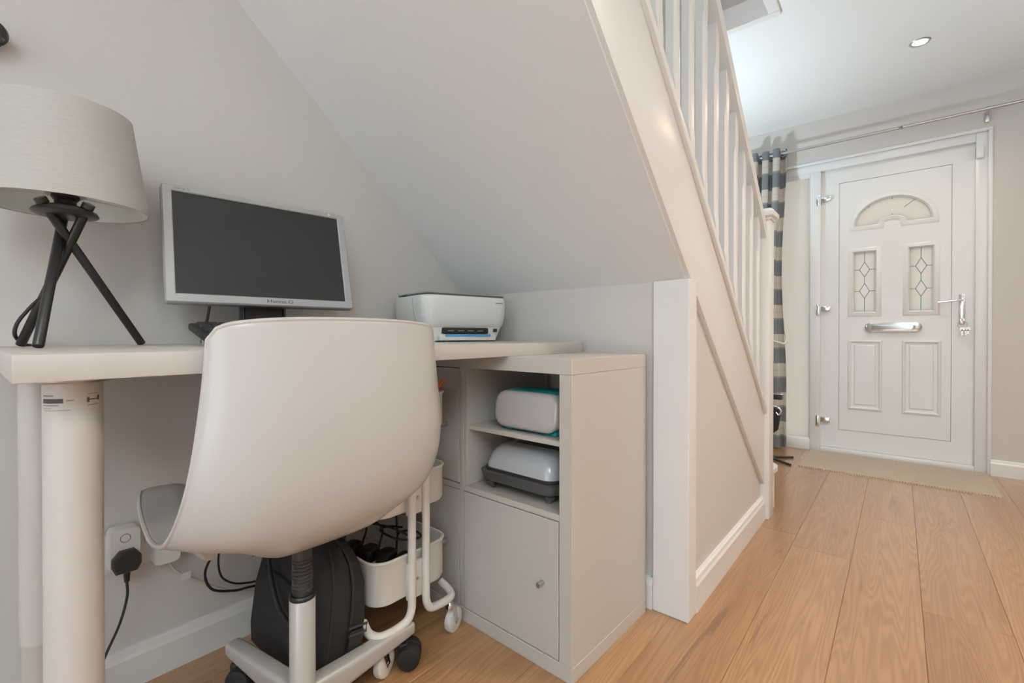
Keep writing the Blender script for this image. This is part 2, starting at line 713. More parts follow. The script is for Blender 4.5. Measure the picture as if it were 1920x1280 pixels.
# ceiling with stairwell opening
X_TOP = X_LOW - (H_CEIL - Z_LOW) / SLOPE_S
t = B()
box(t, (X_BACK, Y_RIGHT, H_CEIL), (X_DOOR + 0.1, Y_HOLE, H_CEIL + 0.1))
box(t, (X_HOLE, Y_HOLE, H_CEIL), (X_DOOR + 0.1, Y_LEFT, H_CEIL + 0.1))
box(t, (X_BACK, Y_HOLE, H_CEIL), (X_TOP - 0.02, Y_LEFT, H_CEIL + 0.1))
structure('ceiling', t, 'ceiling_paint', 'flat white ceiling over the hall', 'ceiling')
# walls of the stairwell above the opening
t = B()
box(t, (X_HOLE, Y_HOLE - 0.1, H_CEIL + 0.1), (X_HOLE + 0.1, Y_LEFT, 4.7))
structure('wall_stairwell', t, 'wall_paint', 'beige bulkhead wall seen up through the stairwell opening', 'wall')
t = B()
box(t, (X_BACK, Y_HOLE - 0.1, H_CEIL + 0.1), (X_HOLE, Y_HOLE, 4.7))
structure('wall_landing', t, 'wall_paint', 'beige wall of the upper landing beside the stairwell', 'wall')
t = B()
box(t, (X_BACK, Y_HOLE - 0.1, 4.7), (X_HOLE + 0.1, Y_LEFT + .12, 4.8))
structure('ceiling_landing', t, 'ceiling_paint', 'white ceiling above the upper landing', 'ceiling')
t = B()
box(t, (X_HOLE - 0.012, Y_HOLE - 0.035, H_CEIL - 0.012), (X_HOLE + 0.03, Y_LEFT, H_CEIL + 0.0995), 0.004)
box(t, (X_TOP, Y_HOLE - 0.035, H_CEIL - 0.012), (X_HOLE - 0.0122, Y_HOLE + 0.012, H_CEIL + 0.0995), 0.004)
structure('trim_1', t, 'gloss_white', 'white edge moulding around the stairwell opening', 'trim')
# low wall and sloping soffit under the stairs
t = B()
box(t, (X_LOW, Y_STAIR + 0.03, 0), (X_LOW + 0.09, Y_LEFT, Z_LOW + 0.0))
structure('wall_low', t, 'wall_paint', 'low beige wall closing the nook under the stairs', 'wall')
t = B()
zt = soffit_z(X_TOP - 0.02)
prism(t, [(X_LOW + 0.1, Y_STAIR + 0.012, soffit_z(X_LOW + 0.1)), (X_TOP - 0.02, Y_STAIR + 0.012, zt),
          (X_TOP - 0.02, Y_STAIR + 0.012, zt + 0.04), (X_LOW + 0.1, Y_STAIR + 0.012, soffit_z(X_LOW + 0.1) + 0.04)],
      (0, Y_LEFT - Y_STAIR - 0.012, 0))
structure('ceiling_soffit', t, 'ceiling_paint', 'sloping white soffit under the staircase above the desk', 'ceiling')
# spandrel wall under the stringer
LOW0 = 2.157 - 0.864 * 0 + 0.008    # stringer lower arris: z = LOW0 - SLOPE*x


def str_lo(x):
    return 1.022 - SLOPE * (x - 1.313)


def str_hi(x):
    return str_lo(x) + 0.315


t = B()
Y_SP = 0.477
prism(t, [(1.345, Y_SP, 0), (2.33, Y_SP, 0), (2.33, Y_SP, str_lo(2.33) + .05), (1.345, Y_SP, str_lo(1.345) + 0.05)], (0, 0.06, 0))
structure('wall_spandrel', t, 'wall_paint', 'beige triangular panel under the stair stringer', 'wall')
# white post at the end of the low wall
t = B()
box(t, (1.3305, 0.459, 0), (1.395, 0.5655, soffit_z(1.34) - 0.002), 0.002, 1)
structure('trim_2', t, 'gloss_white', 'white boxed post at the end of the low wall beside the cabinet', 'trim')


def baseboard(name, p0, p1, inward, label, h=0.093, th=0.018):
    p0, p1, n = Vector(p0), Vector(p1), Vector(inward)
    t = B()
    prof = [(0, 0), (th, 0), (th, h - 0.022), (th - 0.004, h - 0.014), (th - 0.006, h - 0.004), (th - 0.011, h), (0, h)]
    prism(t, [p0 + n * a + Vector((0, 0, z)) for a, z in prof], p1 - p0)
    o = structure(name, t, 'gloss_white', label, 'baseboard')
    return o


baseboard('baseboard_left', (X_BACK, Y_LEFT, 0), (X_LOW, Y_LEFT, 0), (0, -1, 0), 'white skirting board along the wall under the desk')
baseboard('baseboard_low', (X_LOW, 0.566, 0), (X_LOW, Y_LEFT - 0.018, 0), (-1, 0, 0), 'white skirting board on the low wall behind the cabinet')
baseboard('baseboard_spandrel', (1.395, Y_SP, 0), (2.305, Y_SP, 0), (0, -1, 0), 'white skirting board under the triangular stair panel', h=0.1, th=0.02)
baseboard('baseboard_front', (X_DOOR, Y_RIGHT + 0.018, 0), (X_DOOR, FY0 - 0.006, 0), (-1, 0, 0), 'white skirting board right of the front door')
baseboard('baseboard_right', (X_BACK, Y_RIGHT, 0), (X_DOOR, Y_RIGHT, 0), (0, 1, 0), 'white skirting board along the hall wall')

# ================================================================== STAIRCASE
st = thing('staircase', 'white painted staircase with chamfered balusters rising over the desk nook', 'staircase', (2.35, 0.9, 0))
XT = X_TOP - 0.25
t = B()
prism(t, [(2.33, Y_STAIR, str_lo(2.33)), (XT, Y_STAIR, str_lo(XT)), (XT, Y_STAIR, str_hi(XT)), (2.33, Y_STAIR, str_hi(2.33))],
      (0, 0.035, 0), 0.002)
obj('stringer', t, 'gloss_white', st, True, label='white outer stringer board with glossy paint')
t = B()
prism(t, [(2.306, Y_STAIR - 0.012, str_hi(2.306)), (XT, Y_STAIR - 0.012, str_hi(XT)), (XT, Y_STAIR - 0.012, str_hi(XT) + 0.032),
          (2.306, Y_STAIR - 0.012, str_hi(2.306) + 0.032)], (0, 0.066, 0), 0.003)
obj('base_rail', t, 'gloss_white', st, True)


def rail_z(x):          # underside of the handrail
    return 1.343 + SLOPE * (2.2073 - x)


t = B()
XR = 2.306
pr = [(-0.030, 0.0), (-0.030, 0.012), (-0.033, 0.020), (-0.033, 0.045), (-0.022, 0.058), (0.022, 0.058), (0.033, 0.045), (0.033, 0.02), (0.030, 0.012), (0.030, 0)]
x0r = 2.2073 - (4.2 - 1.343) / SLOPE
loft(t, [[(x, 0.486 + a, rail_z(x) + z) for a, z in pr] for x in (XR, x0r)])
obj('handrail', t, 'gloss_white', st, True, label='white moulded handrail')
# balusters
bal_me = None
k = -12
while k < 10:
    xr = 1.166 + 0.1203 * k
    k += 1
    xc = xr - 0.017
    if xc < -0.1:
        continue
    zb, ztp = str_hi(xc) + 0.020, rail_z(xc) + 0.01
    if bal_me is None:
        t = B()
        h = ztp - zb
        w_ = 0.0175
        c_ = 0.0065
        sq = [(w_, w_ - .001), (w_ - .001, w_), (-w_ + .001, w_), (-w_, w_ - .001), (-w_, -w_ + .001), (-w_ + .001, -w_), (w_ - .001, -w_), (w_, -w_ + .001)]
        ch = [(w_, w_ - c_), (w_ - c_, w_), (-w_ + c_, w_), (-w_, w_ - c_), (-w_, -w_ + c_), (-w_ + c_, -w_), (w_ - c_, -w_), (w_, -w_ + c_)]
        s = SLOPE
        loft(t, [[(x, y, -s * x) for x, y in sq], [(x, y, 0.115) for x, y in sq], [(x, y, 0.15) for x, y in ch],
                 [(x, y, h - 0.15) for x, y in ch], [(x, y, h - 0.115) for x, y in sq], [(x, y, h - s * x) for x, y in sq]])
        o = obj('baluster', t, 'gloss_white', st, smooth=False)
        bal_me = o.data
    else:
        o = bpy.data.objects.new('baluster', bal_me)
        COL.objects.link(o)
        o.parent = st
    o.location = Vector((xc, 0.4865, zb)) - Vector((2.35, 0.9, 0))
# newel post
t = B()
box(t, (2.305, 0.442, 0), (2.392, 0.530, 1.335), 0.003)
nw = obj('newel_post', t, 'gloss_white', st, True)
t = B()
lo = [(2.348 + a * s_, 0.486 + b_ * s_, z) for s_, z in ((1, 0),) for a, b_ in ()]
rings = []
for s_, z in ((0.044, 1.333), (0.050, 1.338), (0.050, 1.344), (0.060, 1.352), (0.062, 1.362), (0.062, 1.372), (0.055, 1.380), (0.046, 1.386)):
    rings.append([(2.348 + sx * s_, 0.486 + sy * s_, z) for sx, sy in ((1, 1), (-1, 1), (-1, -1), (1, -1))])
loft(t, rings)
bmesh.ops.bevel(t, geom=[e for e in t.edges if abs(e.verts[0].co.z - e.verts[1].co.z) > 0.003], offset=0.002, segments=1, affect='EDGES')
obj('newel_cap', t, 'gloss_white', nw, True)
# treads and risers (the bottom one has a bullnose that wraps the newel)
for i in range(12):
    zt = 0.195 * (i + 1)
    xn = 2.2 - (zt - 0.515) / 0.88
    t = B()
    if i == 0:
        ol = [(xn - 0.22, Y_LEFT, 0), (xn - 0.22, 0.53, 0), (2.395, 0.53, 0), (2.395, 0.452, 0)]
        ol += [(2.50 + 0.10 * math.sin(a), 0.545 - 0.10 * math.cos(a), 0) for a in [PI / 2 * q / 8 for q in range(9)]]
        ol += [(2.60, Y_LEFT, 0)]
        prism(t, [(x, y, zt - 0.022) for x, y, z in ol], (0, 0, 0.022))
        obj('tread', t, 'satin_white', st, True, smooth=False)
        t = B()
        ins = [(x - 0.014 if x > 2.5 else x, y + (0.012 if y < 0.53 else 0), 0) for x, y, z in ol]
        prism(t, ins, (0, 0, zt - 0.022))
        obj('riser', t, 'satin_white', st, True, smooth=False)
        continue
    box(t, (xn - 0.2216, Y_STAIR + 0.035, zt - 0.022), (xn + 0.018, Y_LEFT, zt), 0.004)
    obj('tread', t, 'satin_white', st, True)
    t = B()
    box(t, (xn - 0.012, Y_STAIR + 0.036, zt - 0.195), (xn, Y_LEFT, zt - 0.022))
    obj('riser', t, 'satin_white', st, True)

# ================================================================== FRONT DOOR
XD = X_DOOR
DX = XD + 0.045           # inner face of the leaf
dr = thing('door_1', 'white panelled front door with arched glazing at the end of the hall', 'door', (DX, 0.04, 0), kind='structure')
# frame
t = B()
fx0, fx1 = XD + 0.012, XD + 0.09
box(t, (fx0, FY0, 0.0), (fx1, FY0 + 0.058, FZ), 0.003)
box(t, (fx0, FY0 + 0.0582, FZ - 0.058), (fx1, FY1, FZ), 0.003)
box(t, (fx0, 0.43, 0.0), (fx1, 0.492, FZ - 0.0582), 0.003)
box(t, (fx0, FY0 + 0.0582, 0.0), (fx1, 0.4298, 0.034), 0.003)
obj('door_frame', t, 'upvc', dr, True)
t = B()
box(t, (XD - 0.006, FY0 - 0.012, 0.0), (XD + 0.0115, FY0 + 0.006, FZ - 0.0062), 0.002)
box(t, (XD - 0.006, FY0 - 0.012, FZ - 0.006), (XD + 0.0115, FY1, FZ + 0.012), 0.002)
obj('edge_trim', t, 'upvc', dr, True)

CYD = 0.041


def ell(cy, cz, ry, rz, a0, a1, n):
    return [(cy + ry * math.cos(a0 + (a1 - a0) * i / n), cz + rz * math.sin(a0 + (a1 - a0) * i / n)) for i in range(n + 1)]


def arch_outline(grow):
    """fan light outline in (y,z)"""
    zb = 1.5635 - grow
    ro = (0.194 + grow, 0.165 + grow)
    out = ell(CYD, 1.5635, ro[0], ro[1], 0, PI, 22)
    if grow:
        out = [(CYD + ro[0], zb)] + out + [(CYD - ro[0], zb)]
    inn = ell(CYD, 1.5635, max(0.02, 0.077 - grow), max(0.006, 0.047 - grow), PI, 0, 10)
    if grow:
        inn = [(inn[0][0], zb)] + inn[1:-1] + [(inn[-1][0], zb)]
    return out + inn


def rect_outline(y0, y1, z0, z1):
    return [(y1, z0), (y1, z1), (y0, z1), (y0, z0)]


def fill_leaf(bm, outer, holes, x):
    """planar face with holes at plane x"""
    edges = []
    for loop in [outer] + holes:
        vs = [bm.verts.new((x, y, z)) for y, z in loop]
        for i in range(len(vs)):
            edges.append(bm.edges.new((vs[i], vs[(i + 1) % len(vs)])))
    bmesh.ops.triangle_fill(bm, use_beauty=True, use_dissolve=False, edges=edges)
    return bm


G1 = (0.1275, 0.2415, 0.980, 1.381)      # y0,y1,z0,z1
G2 = (-0.1585, -0.048, 0.980, 1.381)
IN = (-0.245, 0.326, 0.163, 1.876)
t = B()
leaf_outer = rect_outline(-0.345, 0.43, 0.036, 1.979)
fill_leaf(t, leaf_outer, [rect_outline(*IN)], DX)
ret = bmesh.ops.extrude_face_region(t, geom=list(t.faces))
for v in [g for g in ret['geom'] if isinstance(g, bmesh.types.BMVert)]:
    v.co.x += 0.05
obj('leaf_border', t, 'upvc', dr, True, smooth=False)
t = B()
g_ = 0.0025
fill_leaf(t, rect_outline(IN[0] + g_, IN[1] - g_, IN[2] + g_, IN[3] - g_),
          [arch_outline(0), rect_outline(*G1), rect_outline(*G2)], DX + 0.0015)
ret = bmesh.ops.extrude_face_region(t, geom=list(t.faces))
for v in [g for g in ret['geom'] if isinstance(g, bmesh.types.BMVert)]:
    v.co.x += 0.04
obj('leaf_panel', t, 'upvc', dr, True, smooth=False)
t = B()
box(t, (DX + 0.012, IN[0] - 0.01, IN[2] - 0.01), (DX + 0.02, IN[0] + g_ + 0.002, IN[3] + 0.01))
box(t, (DX + 0.012, IN[1] - g_ - 0.002, IN[2] - 0.01), (DX + 0.02, IN[1] + 0.01, IN[3] + 0.01))
box(t, (DX + 0.012, IN[0], IN[3] - g_ - 0.002), (DX + 0.02, IN[1], IN[3] + 0.01))
box(t, (DX + 0.012, IN[0], IN[2] - 0.01), (DX + 0.02, IN[1], IN[2] + g_ + 0.002))
obj('groove', t, 'upvc', dr, True, smooth=False)


def moulding(loop_in, loop_out, name='moulding'):
    """raised frame between two loops of the same length"""
    t = B()
    n = len(loop_in)
    prof = []
    for f, dx in ((0.0, 0.012), (0.04, -0.004), (0.25, -0.011), (0.55, -0.006), (0.8, -0.004), (1.0, 0.001)):
        prof.append([(DX + dx, a[0] + (b_[0] - a[0]) * f, a[1] + (b_[1] - a[1]) * f) for a, b_ in zip(loop_in, loop_out)])
    loft(t, prof, False, False)
    return obj(name, t, 'upvc', dr, True, angle=50)


def grow_rect(g, d):
    return rect_outline(g[0] - d, g[1] + d, g[2] - d, g[3] + d)


moulding(rect_outline(*G1), grow_rect(G1, 0.034))
moulding(rect_outline(*G2), grow_rect(G2, 0.034))
ai = arch_outline(0)
ai = [(CYD + 0.194, 1.5635)] + ai[:23] + [(CYD - 0.194, 1.5635)] + ai[23:]
moulding(ai, arch_outline(0.034))


def glass(loop, name='pane'):
    t = B()
    a = [(DX + 0.012, y, z) for y, z in loop]
    prism(t, a, (0.006, 0, 0))
    return obj(name, t, 'frosted_glass', dr, True, smooth=False)


def lead_line(p, q, parent, m='lead', w_=0.0016):
    t = B()
    tube(t, [(DX + 0.0115, *p), (DX + 0.0115, *q)], w_, 6)
    return obj('lead_line', t, m, parent, True)


p = glass(arch_outline(0))
for a in (0.75, 1.62, 2.45):
    pass
lead_line((CYD, 1.6105), (CYD, 1.622), p)
lead_line((CYD, 1.7285), (CYD, 1.716), p)
lead_line((CYD - 0.115, 1.696), (CYD - 0.06, 1.655), p)
lead_line((CYD + 0.125, 1.69), (CYD + 0.118, 1.683), p)
for g in (G1, G2):
    p = glass(rect_outline(*g))
    cy = (g[0] + g[1]) / 2
    hw = (g[1] - g[0]) / 2
    for z0, mm in ((1.265, 'lead'), (1.12, 'lead_blue')):
        lead_line((g[0], z0), (cy - 0.027, z0), p)
        lead_line((g[1], z0), (cy + 0.027, z0), p)
        lead_line((cy - 0.027, z0), (cy, z0 + 0.052), p, mm)
        lead_line((cy + 0.027, z0), (cy, z0 + 0.052), p, mm)
        lead_line((cy - 0.027, z0), (cy, z0 - 0.05), p)
        lead_line((cy + 0.027, z0), (cy, z0 - 0.05), p)
    lead_line((cy, g[2]), (cy, 1.07), p, 'lead_blue')
    lead_line((cy, 1.172), (cy, 1.215), p)
    lead_line((cy, 1.317), (cy, g[3]), p, 'lead')
# lower raised panels
for (y0, y1) in ((0.089, 0.274), (-0.2, -0.0115)):
    t = B()
    rr = []
    for d, dx in ((0, 0.002), (0.004, -0.006), (0.012, -0.008), (0.020, 0.0), (0.034, 0.001), (0.040, -0.005)):
        rr.append([(DX + dx, y, z) for y, z in grow_rect((y0, y1, 0.312, 0.789), -d)])
    loft(t, rr, False, True)
    obj('raised_panel', t, 'upvc', dr, True, smooth=False)
# letterbox
t = B()
lp = rrect(0.29, 0.062, 0.03, 8)
loft(t, [[(DX + dx, 0.036 + a * s_, 0.874 + b_ * s_) for a, b_ in lp] for s_, dx in ((1, 0.004), (1, -0.012), (0.96, -0.018), (0.9, -0.02))])
lb = obj('letterbox', t, 'chrome', dr, True, label='chrome letterbox')
t = B()
loft(t, [[(DX + dx, 0.036 + a * s_, 0.874 + b_ * s_) for a, b_ in rrect(0.225, 0.03, 0.01, 5)] for s_, dx in ((1, -0.0185), (1, -0.024), (0.92, -0.027))])
obj('flap', t, 'steel', lb, True)
# handle
t = B()
box(t, (DX - 0.010, -0.305, 0.888), (DX + 0.002, -0.277, 1.072), 0.004)
hd = obj('handle', t, 'chrome', dr, True, label='chrome lever handle')
t = B()
cyl(t, (DX - 0.008, -0.291, 1.033), (DX - 0.045, -0.291, 1.033), 0.010, 0.008)
tube(t, catmull([(DX - 0.045, -0.296, 1.033), (DX - 0.047, -0.26, 1.034), (DX - 0.046, -0.22, 1.029), (DX - 0.044, -0.18, 1.026)], 5), 0.007, 10)
obj('lever', t, 'chrome', hd, True)
t = B()
cyl(t, (DX - 0.004, -0.291, 0.915), (DX - 0.02, -0.291, 0.915), 0.011)
obj('lock_barrel', t, 'steel', hd, True)
# hinges
for z in (1.781, 1.009, 0.228):
    t = B()
    box(t, (DX - 0.042, 0.436, z - 0.048), (DX - 0.030, 0.455, z + 0.028), 0.003)
    hg = obj('hinge', t, 'chrome', dr, True)
    t = B()
    box(t, (DX - 0.024, 0.372, z - 0.018), (DX + 0.002, 0.436, z + 0.016), 0.005)
    obj('hinge_leaf', t, 'chrome', hg, True)
t = B()
box(t, (DX - 0.05, -0.378, 1.872), (DX - 0.006, -0.345, 1.945), 0.004)
obj('latch_keep', t, 'upvc', dr, True)
# keys hanging in the lock
ky = thing('key_bunch', 'small bunch of keys hanging from the front door lock', 'keys', (DX - 0.024, -0.291, 0.915))
t = B()
box(t, (-0.018, -0.0015, -0.009), (0.0, 0.0015, 0.009), 0.001)
obj('key', t, 'key_metal', ky)
t = B()
tube(t, [(-0.014, 0.022 * math.cos(a), -0.032 + 0.024 * math.sin(a)) for a in [2 * PI * i / 20 for i in range(20)]], 0.0014, 6, closed=True)
obj('key_ring', t, 'steel', ky)
for i, (dy, L_) in enumerate(((-0.014, 0.05), (0.002, 0.055), (-0.024, 0.04))):
    t = B()
    cyl(t, (-0.015 - 0.002 * i, dy, -0.056), (-0.0125 - 0.002 * i, dy, -0.056), 0.011, seg=16)
    box(t, (-0.015 - 0.002 * i, dy - 0.004, -0.056 - L_ * .7), (-0.0125 - 0.002 * i, dy + 0.004, -0.06))
    obj('key', t, 'key_metal', ky)

# side window
wn = thing('window_1', 'tall frosted side window left of the front door', 'window', (DX, 0.67, 0), kind='structure')
t = B()
box(t, (fx0, 0.4922, 0.0), (fx1, FY1, 0.075), 0.003)
box(t, (fx0, FY1 - 0.05, 0.0752), (fx1, FY1, FZ - 0.0582), 0.003)
obj('window_frame', t, 'upvc', wn, True)
t = B()
bd = (0.490, FY1 - 0.048, 0.073, FZ - 0.056)
inn = rect_outline(bd[0] + .012, bd[1] - .012, bd[2] + .012, 1.948)
loft(t, [[(fx0 + dx, y, z) for y, z in rect_outline(*bd)] if f == 0 else [(fx0 + dx, y, z) for y, z in inn] for f, dx in ((0, 0.004), (1, 0.022))], False, False)
obj('glazing_bead', t, 'upvc', wn, True, smooth=False)
t = B()
prism(t, [(fx0 + 0.03, y, z) for y, z in rect_outline(0.488, FY1 - 0.04, 0.07, FZ - 0.05)], (0.01, 0, 0))
obj('pane', t, 'frosted_glass', wn, True, smooth=False)

# garden doors added out of view for daylight: frame only, open to the daylight
gw = thing('window_added', 'added white garden door frame out of view behind the viewer', 'window', (X_BACK, -0.25, 0), kind='structure')
t = B()
for y in (-1.2, -0.25 - 0.03, 0.64):
    box(t, (X_BACK - 0.08, y, 0), (X_BACK - 0.02, y + 0.06, 2.1), 0.003)
box(t, (X_BACK - 0.08, -1.14, 2.04), (X_BACK - 0.02, 0.64, 2.1), 0.003)
box(t, (X_BACK - 0.08, -1.14, 0.0), (X_BACK - 0.02, 0.64, 0.08), 0.003)
obj('window_frame', t, 'upvc', gw, True)


# ================================================================== DOWNLIGHTS
def downlight(x, y, power, label):
    d = thing('downlight', label, 'light', (x, y, H_CEIL), group='recessed ceiling downlights')
    t = B()
    lathe(t, [(0.030, 0.0), (0.034, -0.004), (0.041, -0.004), (0.044, -0.001), (0.044, 0.0)], 36)
    obj('ring', t, 'steel', d)
    t = B()
    lathe(t, [(0.0, -0.0015), (0.031, -0.0012)], 36)
    obj('bulb', t, 'lamp_glow', d, label='glowing lamp face')
    l = bpy.data.lights.new('downlight_beam', 'SPOT')
    l.energy = power
    l.color = (1.0, 0.79, 0.58)
    l.spot_size = math.radians(150)
    l.spot_blend = 0.9
    l.shadow_soft_size = 0.045
    lo_ = bpy.data.objects.new('downlight_beam', l)
    COL.objects.link(lo_)
    lo_.parent = d
    lo_.location = (0, 0, -0.02)
    return d


downlight(3.19, -0.075, 26, 'round recessed ceiling spotlight glowing in the hall near the front door')
downlight(1.70, -0.75, 85, 'added unseen ceiling spotlight over the hall beside the stairs')  # out of view, added to light the hall and the cabinet side
downlight(0.10, -0.60, 34, 'added unseen ceiling spotlight above the viewer')  # added overhead outside the frame, lights the desk and its wall
downlight(-1.50, -0.30, 22, 'added unseen ceiling spotlight at the back of the room')  # another unseen spotlight, added for the rear of the room


def uplighter(x, y, sgn, power, label, z=1.78):  # fill light in a plaster bowl, added where no fitting is seen
    d = thing('added_uplight', label, 'light', (x, y, z), 0.0 if sgn > 0 else PI, group='added fill uplighters out of view')
    t = B()
    n = 24
    rr = []
    for r_, z in ((0.03, -0.07), (0.07, -0.05), (0.11, -0.01), (0.13, 0.05), (0.125, 0.05), (0.105, -0.005), (0.06, -0.04)):
        rr.append([(r_ * math.cos(PI * q / n), 0.001 + r_ * 0.75 * math.sin(PI * q / n), z) for q in range(n + 1)])
    loft(t, rr)
    obj('bowl', t, 'ceiling_paint', d)
    l = bpy.data.lights.new('fill_uplight', 'AREA')
    l.shape = 'RECTANGLE'
    l.size, l.size_y = 0.16, 0.07
    l.energy = power
    l.color = (0.72, 0.90, 1.0)
    lo_ = bpy.data.objects.new('fill_uplight', l)
    COL.objects.link(lo_)
    lo_.parent = d
    lo_.location = (0, 0.045, 0.03)
    lo_.rotation_euler = (PI, 0, 0)
    return d


uplighter(2.8, Y_LEFT, -1, 24, 'added fill uplighter hidden behind the stairs to brighten the hall ceiling', 1.0)
uplighter(2.2, Y_RIGHT, 1, 14, 'added fill uplighter out of view on the hall wall facing the stairs', 1.6)
uplighter(-1.2, Y_RIGHT, 1, 135, 'added fill uplighter out of view on the wall behind the viewer')
#@@OBJECTS
# ================================================================== DESK
Z_DESK = 0.802
dk = thing('desk', 'white rectangular desk top on round white legs against the beige wall', 'desk', (0.65, 1.085, 0))
t = B()
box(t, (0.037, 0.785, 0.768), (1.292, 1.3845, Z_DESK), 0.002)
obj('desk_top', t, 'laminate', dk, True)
for (lx, ly) in ((0.099, 0.868), (0.099, 1.275)):
    t = B()
    lathe(t, [(0, 0.0), (0.024, 0.0), (0.027, 0.004), (0.027, 0.02), (0.0285, 0.022), (0.0285, 0.233), (0.0305, 0.236), (0.031, 0.240),
              (0.031, 0.757), (0.031, 0.7615), (0.0, 0.7615)], 40, (lx, ly, 0))
    lg = obj('leg', t, 'leg_enamel', dk, True)
    t = B()
    lathe(t, [(0.0, 0.7615), (0.040, 0.7615), (0.042, 0.764), (0.042, 0.768), (0.0, 0.768)], 32, (lx, ly, 0))
    obj('mounting_plate', t, 'steel', lg, True)
    if ly < 1:
        # printed sticker: small curved bars wrapping the leg
        def bar(a0, a1, z0, z1, m, nm='print_mark'):
            t = B()
            R_ = 0.0313
            n = 6
            lo_ = []
            for q in range(n + 1):
                a = a0 + (a1 - a0) * q / n
                lo_.append((lx + R_ * math.cos(a), ly + R_ * math.sin(a)))
            vs0 = [t.verts.new((x, y, z0)) for x, y in lo_]
            vs1 = [t.verts.new((x, y, z1)) for x, y in lo_]
            for q in range(n):
                t.faces.new((vs0[q], vs0[q + 1], vs1[q + 1], vs1[q]))
            obj(nm, t, m, lg, True)
        aim = math.atan2(-ly, -lx)        # towards the hall

        def bx_(u0, u1, z0, z1, m):
            bar(aim + math.asin(u0), aim + math.asin(u1), z0, z1, m)
        for u0, u1, z0, z1, m in ((-0.92, -0.62, 0.7445, 0.7465, 'print_grey'), (-0.92, -0.32, 0.7355, 0.7415, 'print_dark'),
                                  (-0.22, 0.02, 0.738, 0.7395, 'print_grey'), (-0.92, -0.45, 0.732, 0.7335, 'print_grey'),
                                  (-0.92, -0.68, 0.7285, 0.7293, 'print_grey'), (-0.90, -0.10, 0.7258, 0.7266, 'print_grey'),
                                  (0.42, 0.50, 0.7345, 0.7415, 'print_dark'), (0.50, 0.75, 0.7375, 0.739, 'print_dark'),
                                  (0.75, 0.82, 0.7365, 0.7430, 'print_dark'), (0.44, 0.78, 0.7305, 0.7315, 'print_grey'),
                                  (0.44, 0.78, 0.7455, 0.7463, 'print_grey')):
            bx_(u0, u1, z0, z1, m)

# ================================================================== CABINET
CA = -0.0249
HC = 0.768
cb = thing('cube_cabinet', 'white cube storage cabinet with doors and an open compartment under the desk end', 'cabinet', (0.9187, 0.5866, 0), CA)
# local: x = depth (0 front), y = width (0 right side)
TH, TI = 0.038, 0.016
t = B()
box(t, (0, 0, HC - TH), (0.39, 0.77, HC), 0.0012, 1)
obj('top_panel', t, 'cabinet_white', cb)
t = B()
box(t, (0, 0, 0), (0.39, 0.77, TH), 0.0012, 1)
obj('bottom_panel', t, 'cabinet_white', cb)
for y in (0.0006, 0.77 - TH):
    t = B()
    box(t, (0.0008, y, TH), (0.3892, y + TH - 0.0006, HC - TH), 0.001, 1)
    obj('side_panel', t, 'cabinet_white', cb)
t = B()
box(t, (0.002, 0.377, TH), (0.388, 0.377 + TI, HC - TH), 0.0008, 1)
obj('divider', t, 'cabinet_white', cb)
Z_MID = 0.376
for y0, y1 in ((TH, 0.377), (0.377 + TI, 0.77 - TH)):
    t = B()
    box(t, (0.002, y0, Z_MID), (0.388, y1, Z_MID + TI), 0.0008, 1)
    obj('divider', t, 'cabinet_white', cb)
# insert frame with a shelf in the open compartment
zc0, zc1 = Z_MID + TI, HC - TH
t = B()
box(t, (0.004, 0.377 - 0.0135, zc0 + .0005), (0.385, 0.377 - 0.0005, zc1 - .0005), 0.0008, 1)
box(t, (0.375, TH + 0.001, zc0 + 0.0005), (0.385, 0.3, zc1 - 0.0005), 0.0008, 1)
obj('insert', t, 'cabinet_white', cb)
Z_SH = 0.566
t = B()
box(t, (0.012, TH + 0.001, Z_SH - 0.013), (0.374, 0.377 - 0.0145, Z_SH), 0.001, 1)
obj('shelf', t, 'cabinet_white', cb)
gap = 0.0025


def cab_door(y0, y1, z0, z1, ky, kz):
    t = B()
    box(t, (0.0015, y0 + gap, z0 + gap), (0.0175, y1 - gap, z1 - gap), 0.001, 1)
    d = obj('door', t, 'cabinet_white', cb)
    t = B()
    cyl(t, (0.0015, ky, kz), (-0.018, ky, kz), 0.0062, 0.0066, 20, 0.001)
    obj('knob', t, 'steel', d, label='small brushed steel knob')


cab_door(TH, 0.377, TH, Z_MID, TH + 0.05, 0.213)
cab_door(0.377 + TI, 0.77 - TH, TH, Z_MID, 0.45, 0.21)
cab_door(0.377 + TI, 0.77 - TH, Z_MID + TI, HC - TH, 0.45, 0.56)
t = B()
box(t, (0.386, 0.395, 0.04), (0.389, 0.73, HC - 0.04))
obj('back_panel', t, 'cabinet_white', cb, smooth=False)


def cab(x, y, z):
    return ROOTM[cb] @ Vector((x, y, z))


# ---- teal cutting machine on the shelf
p0 = cab(0.10, 0.172, Z_SH)
cm_ = thing('cutting_machine', 'compact white and teal craft cutting machine on the upper cabinet shelf', 'machine', p0, CA)
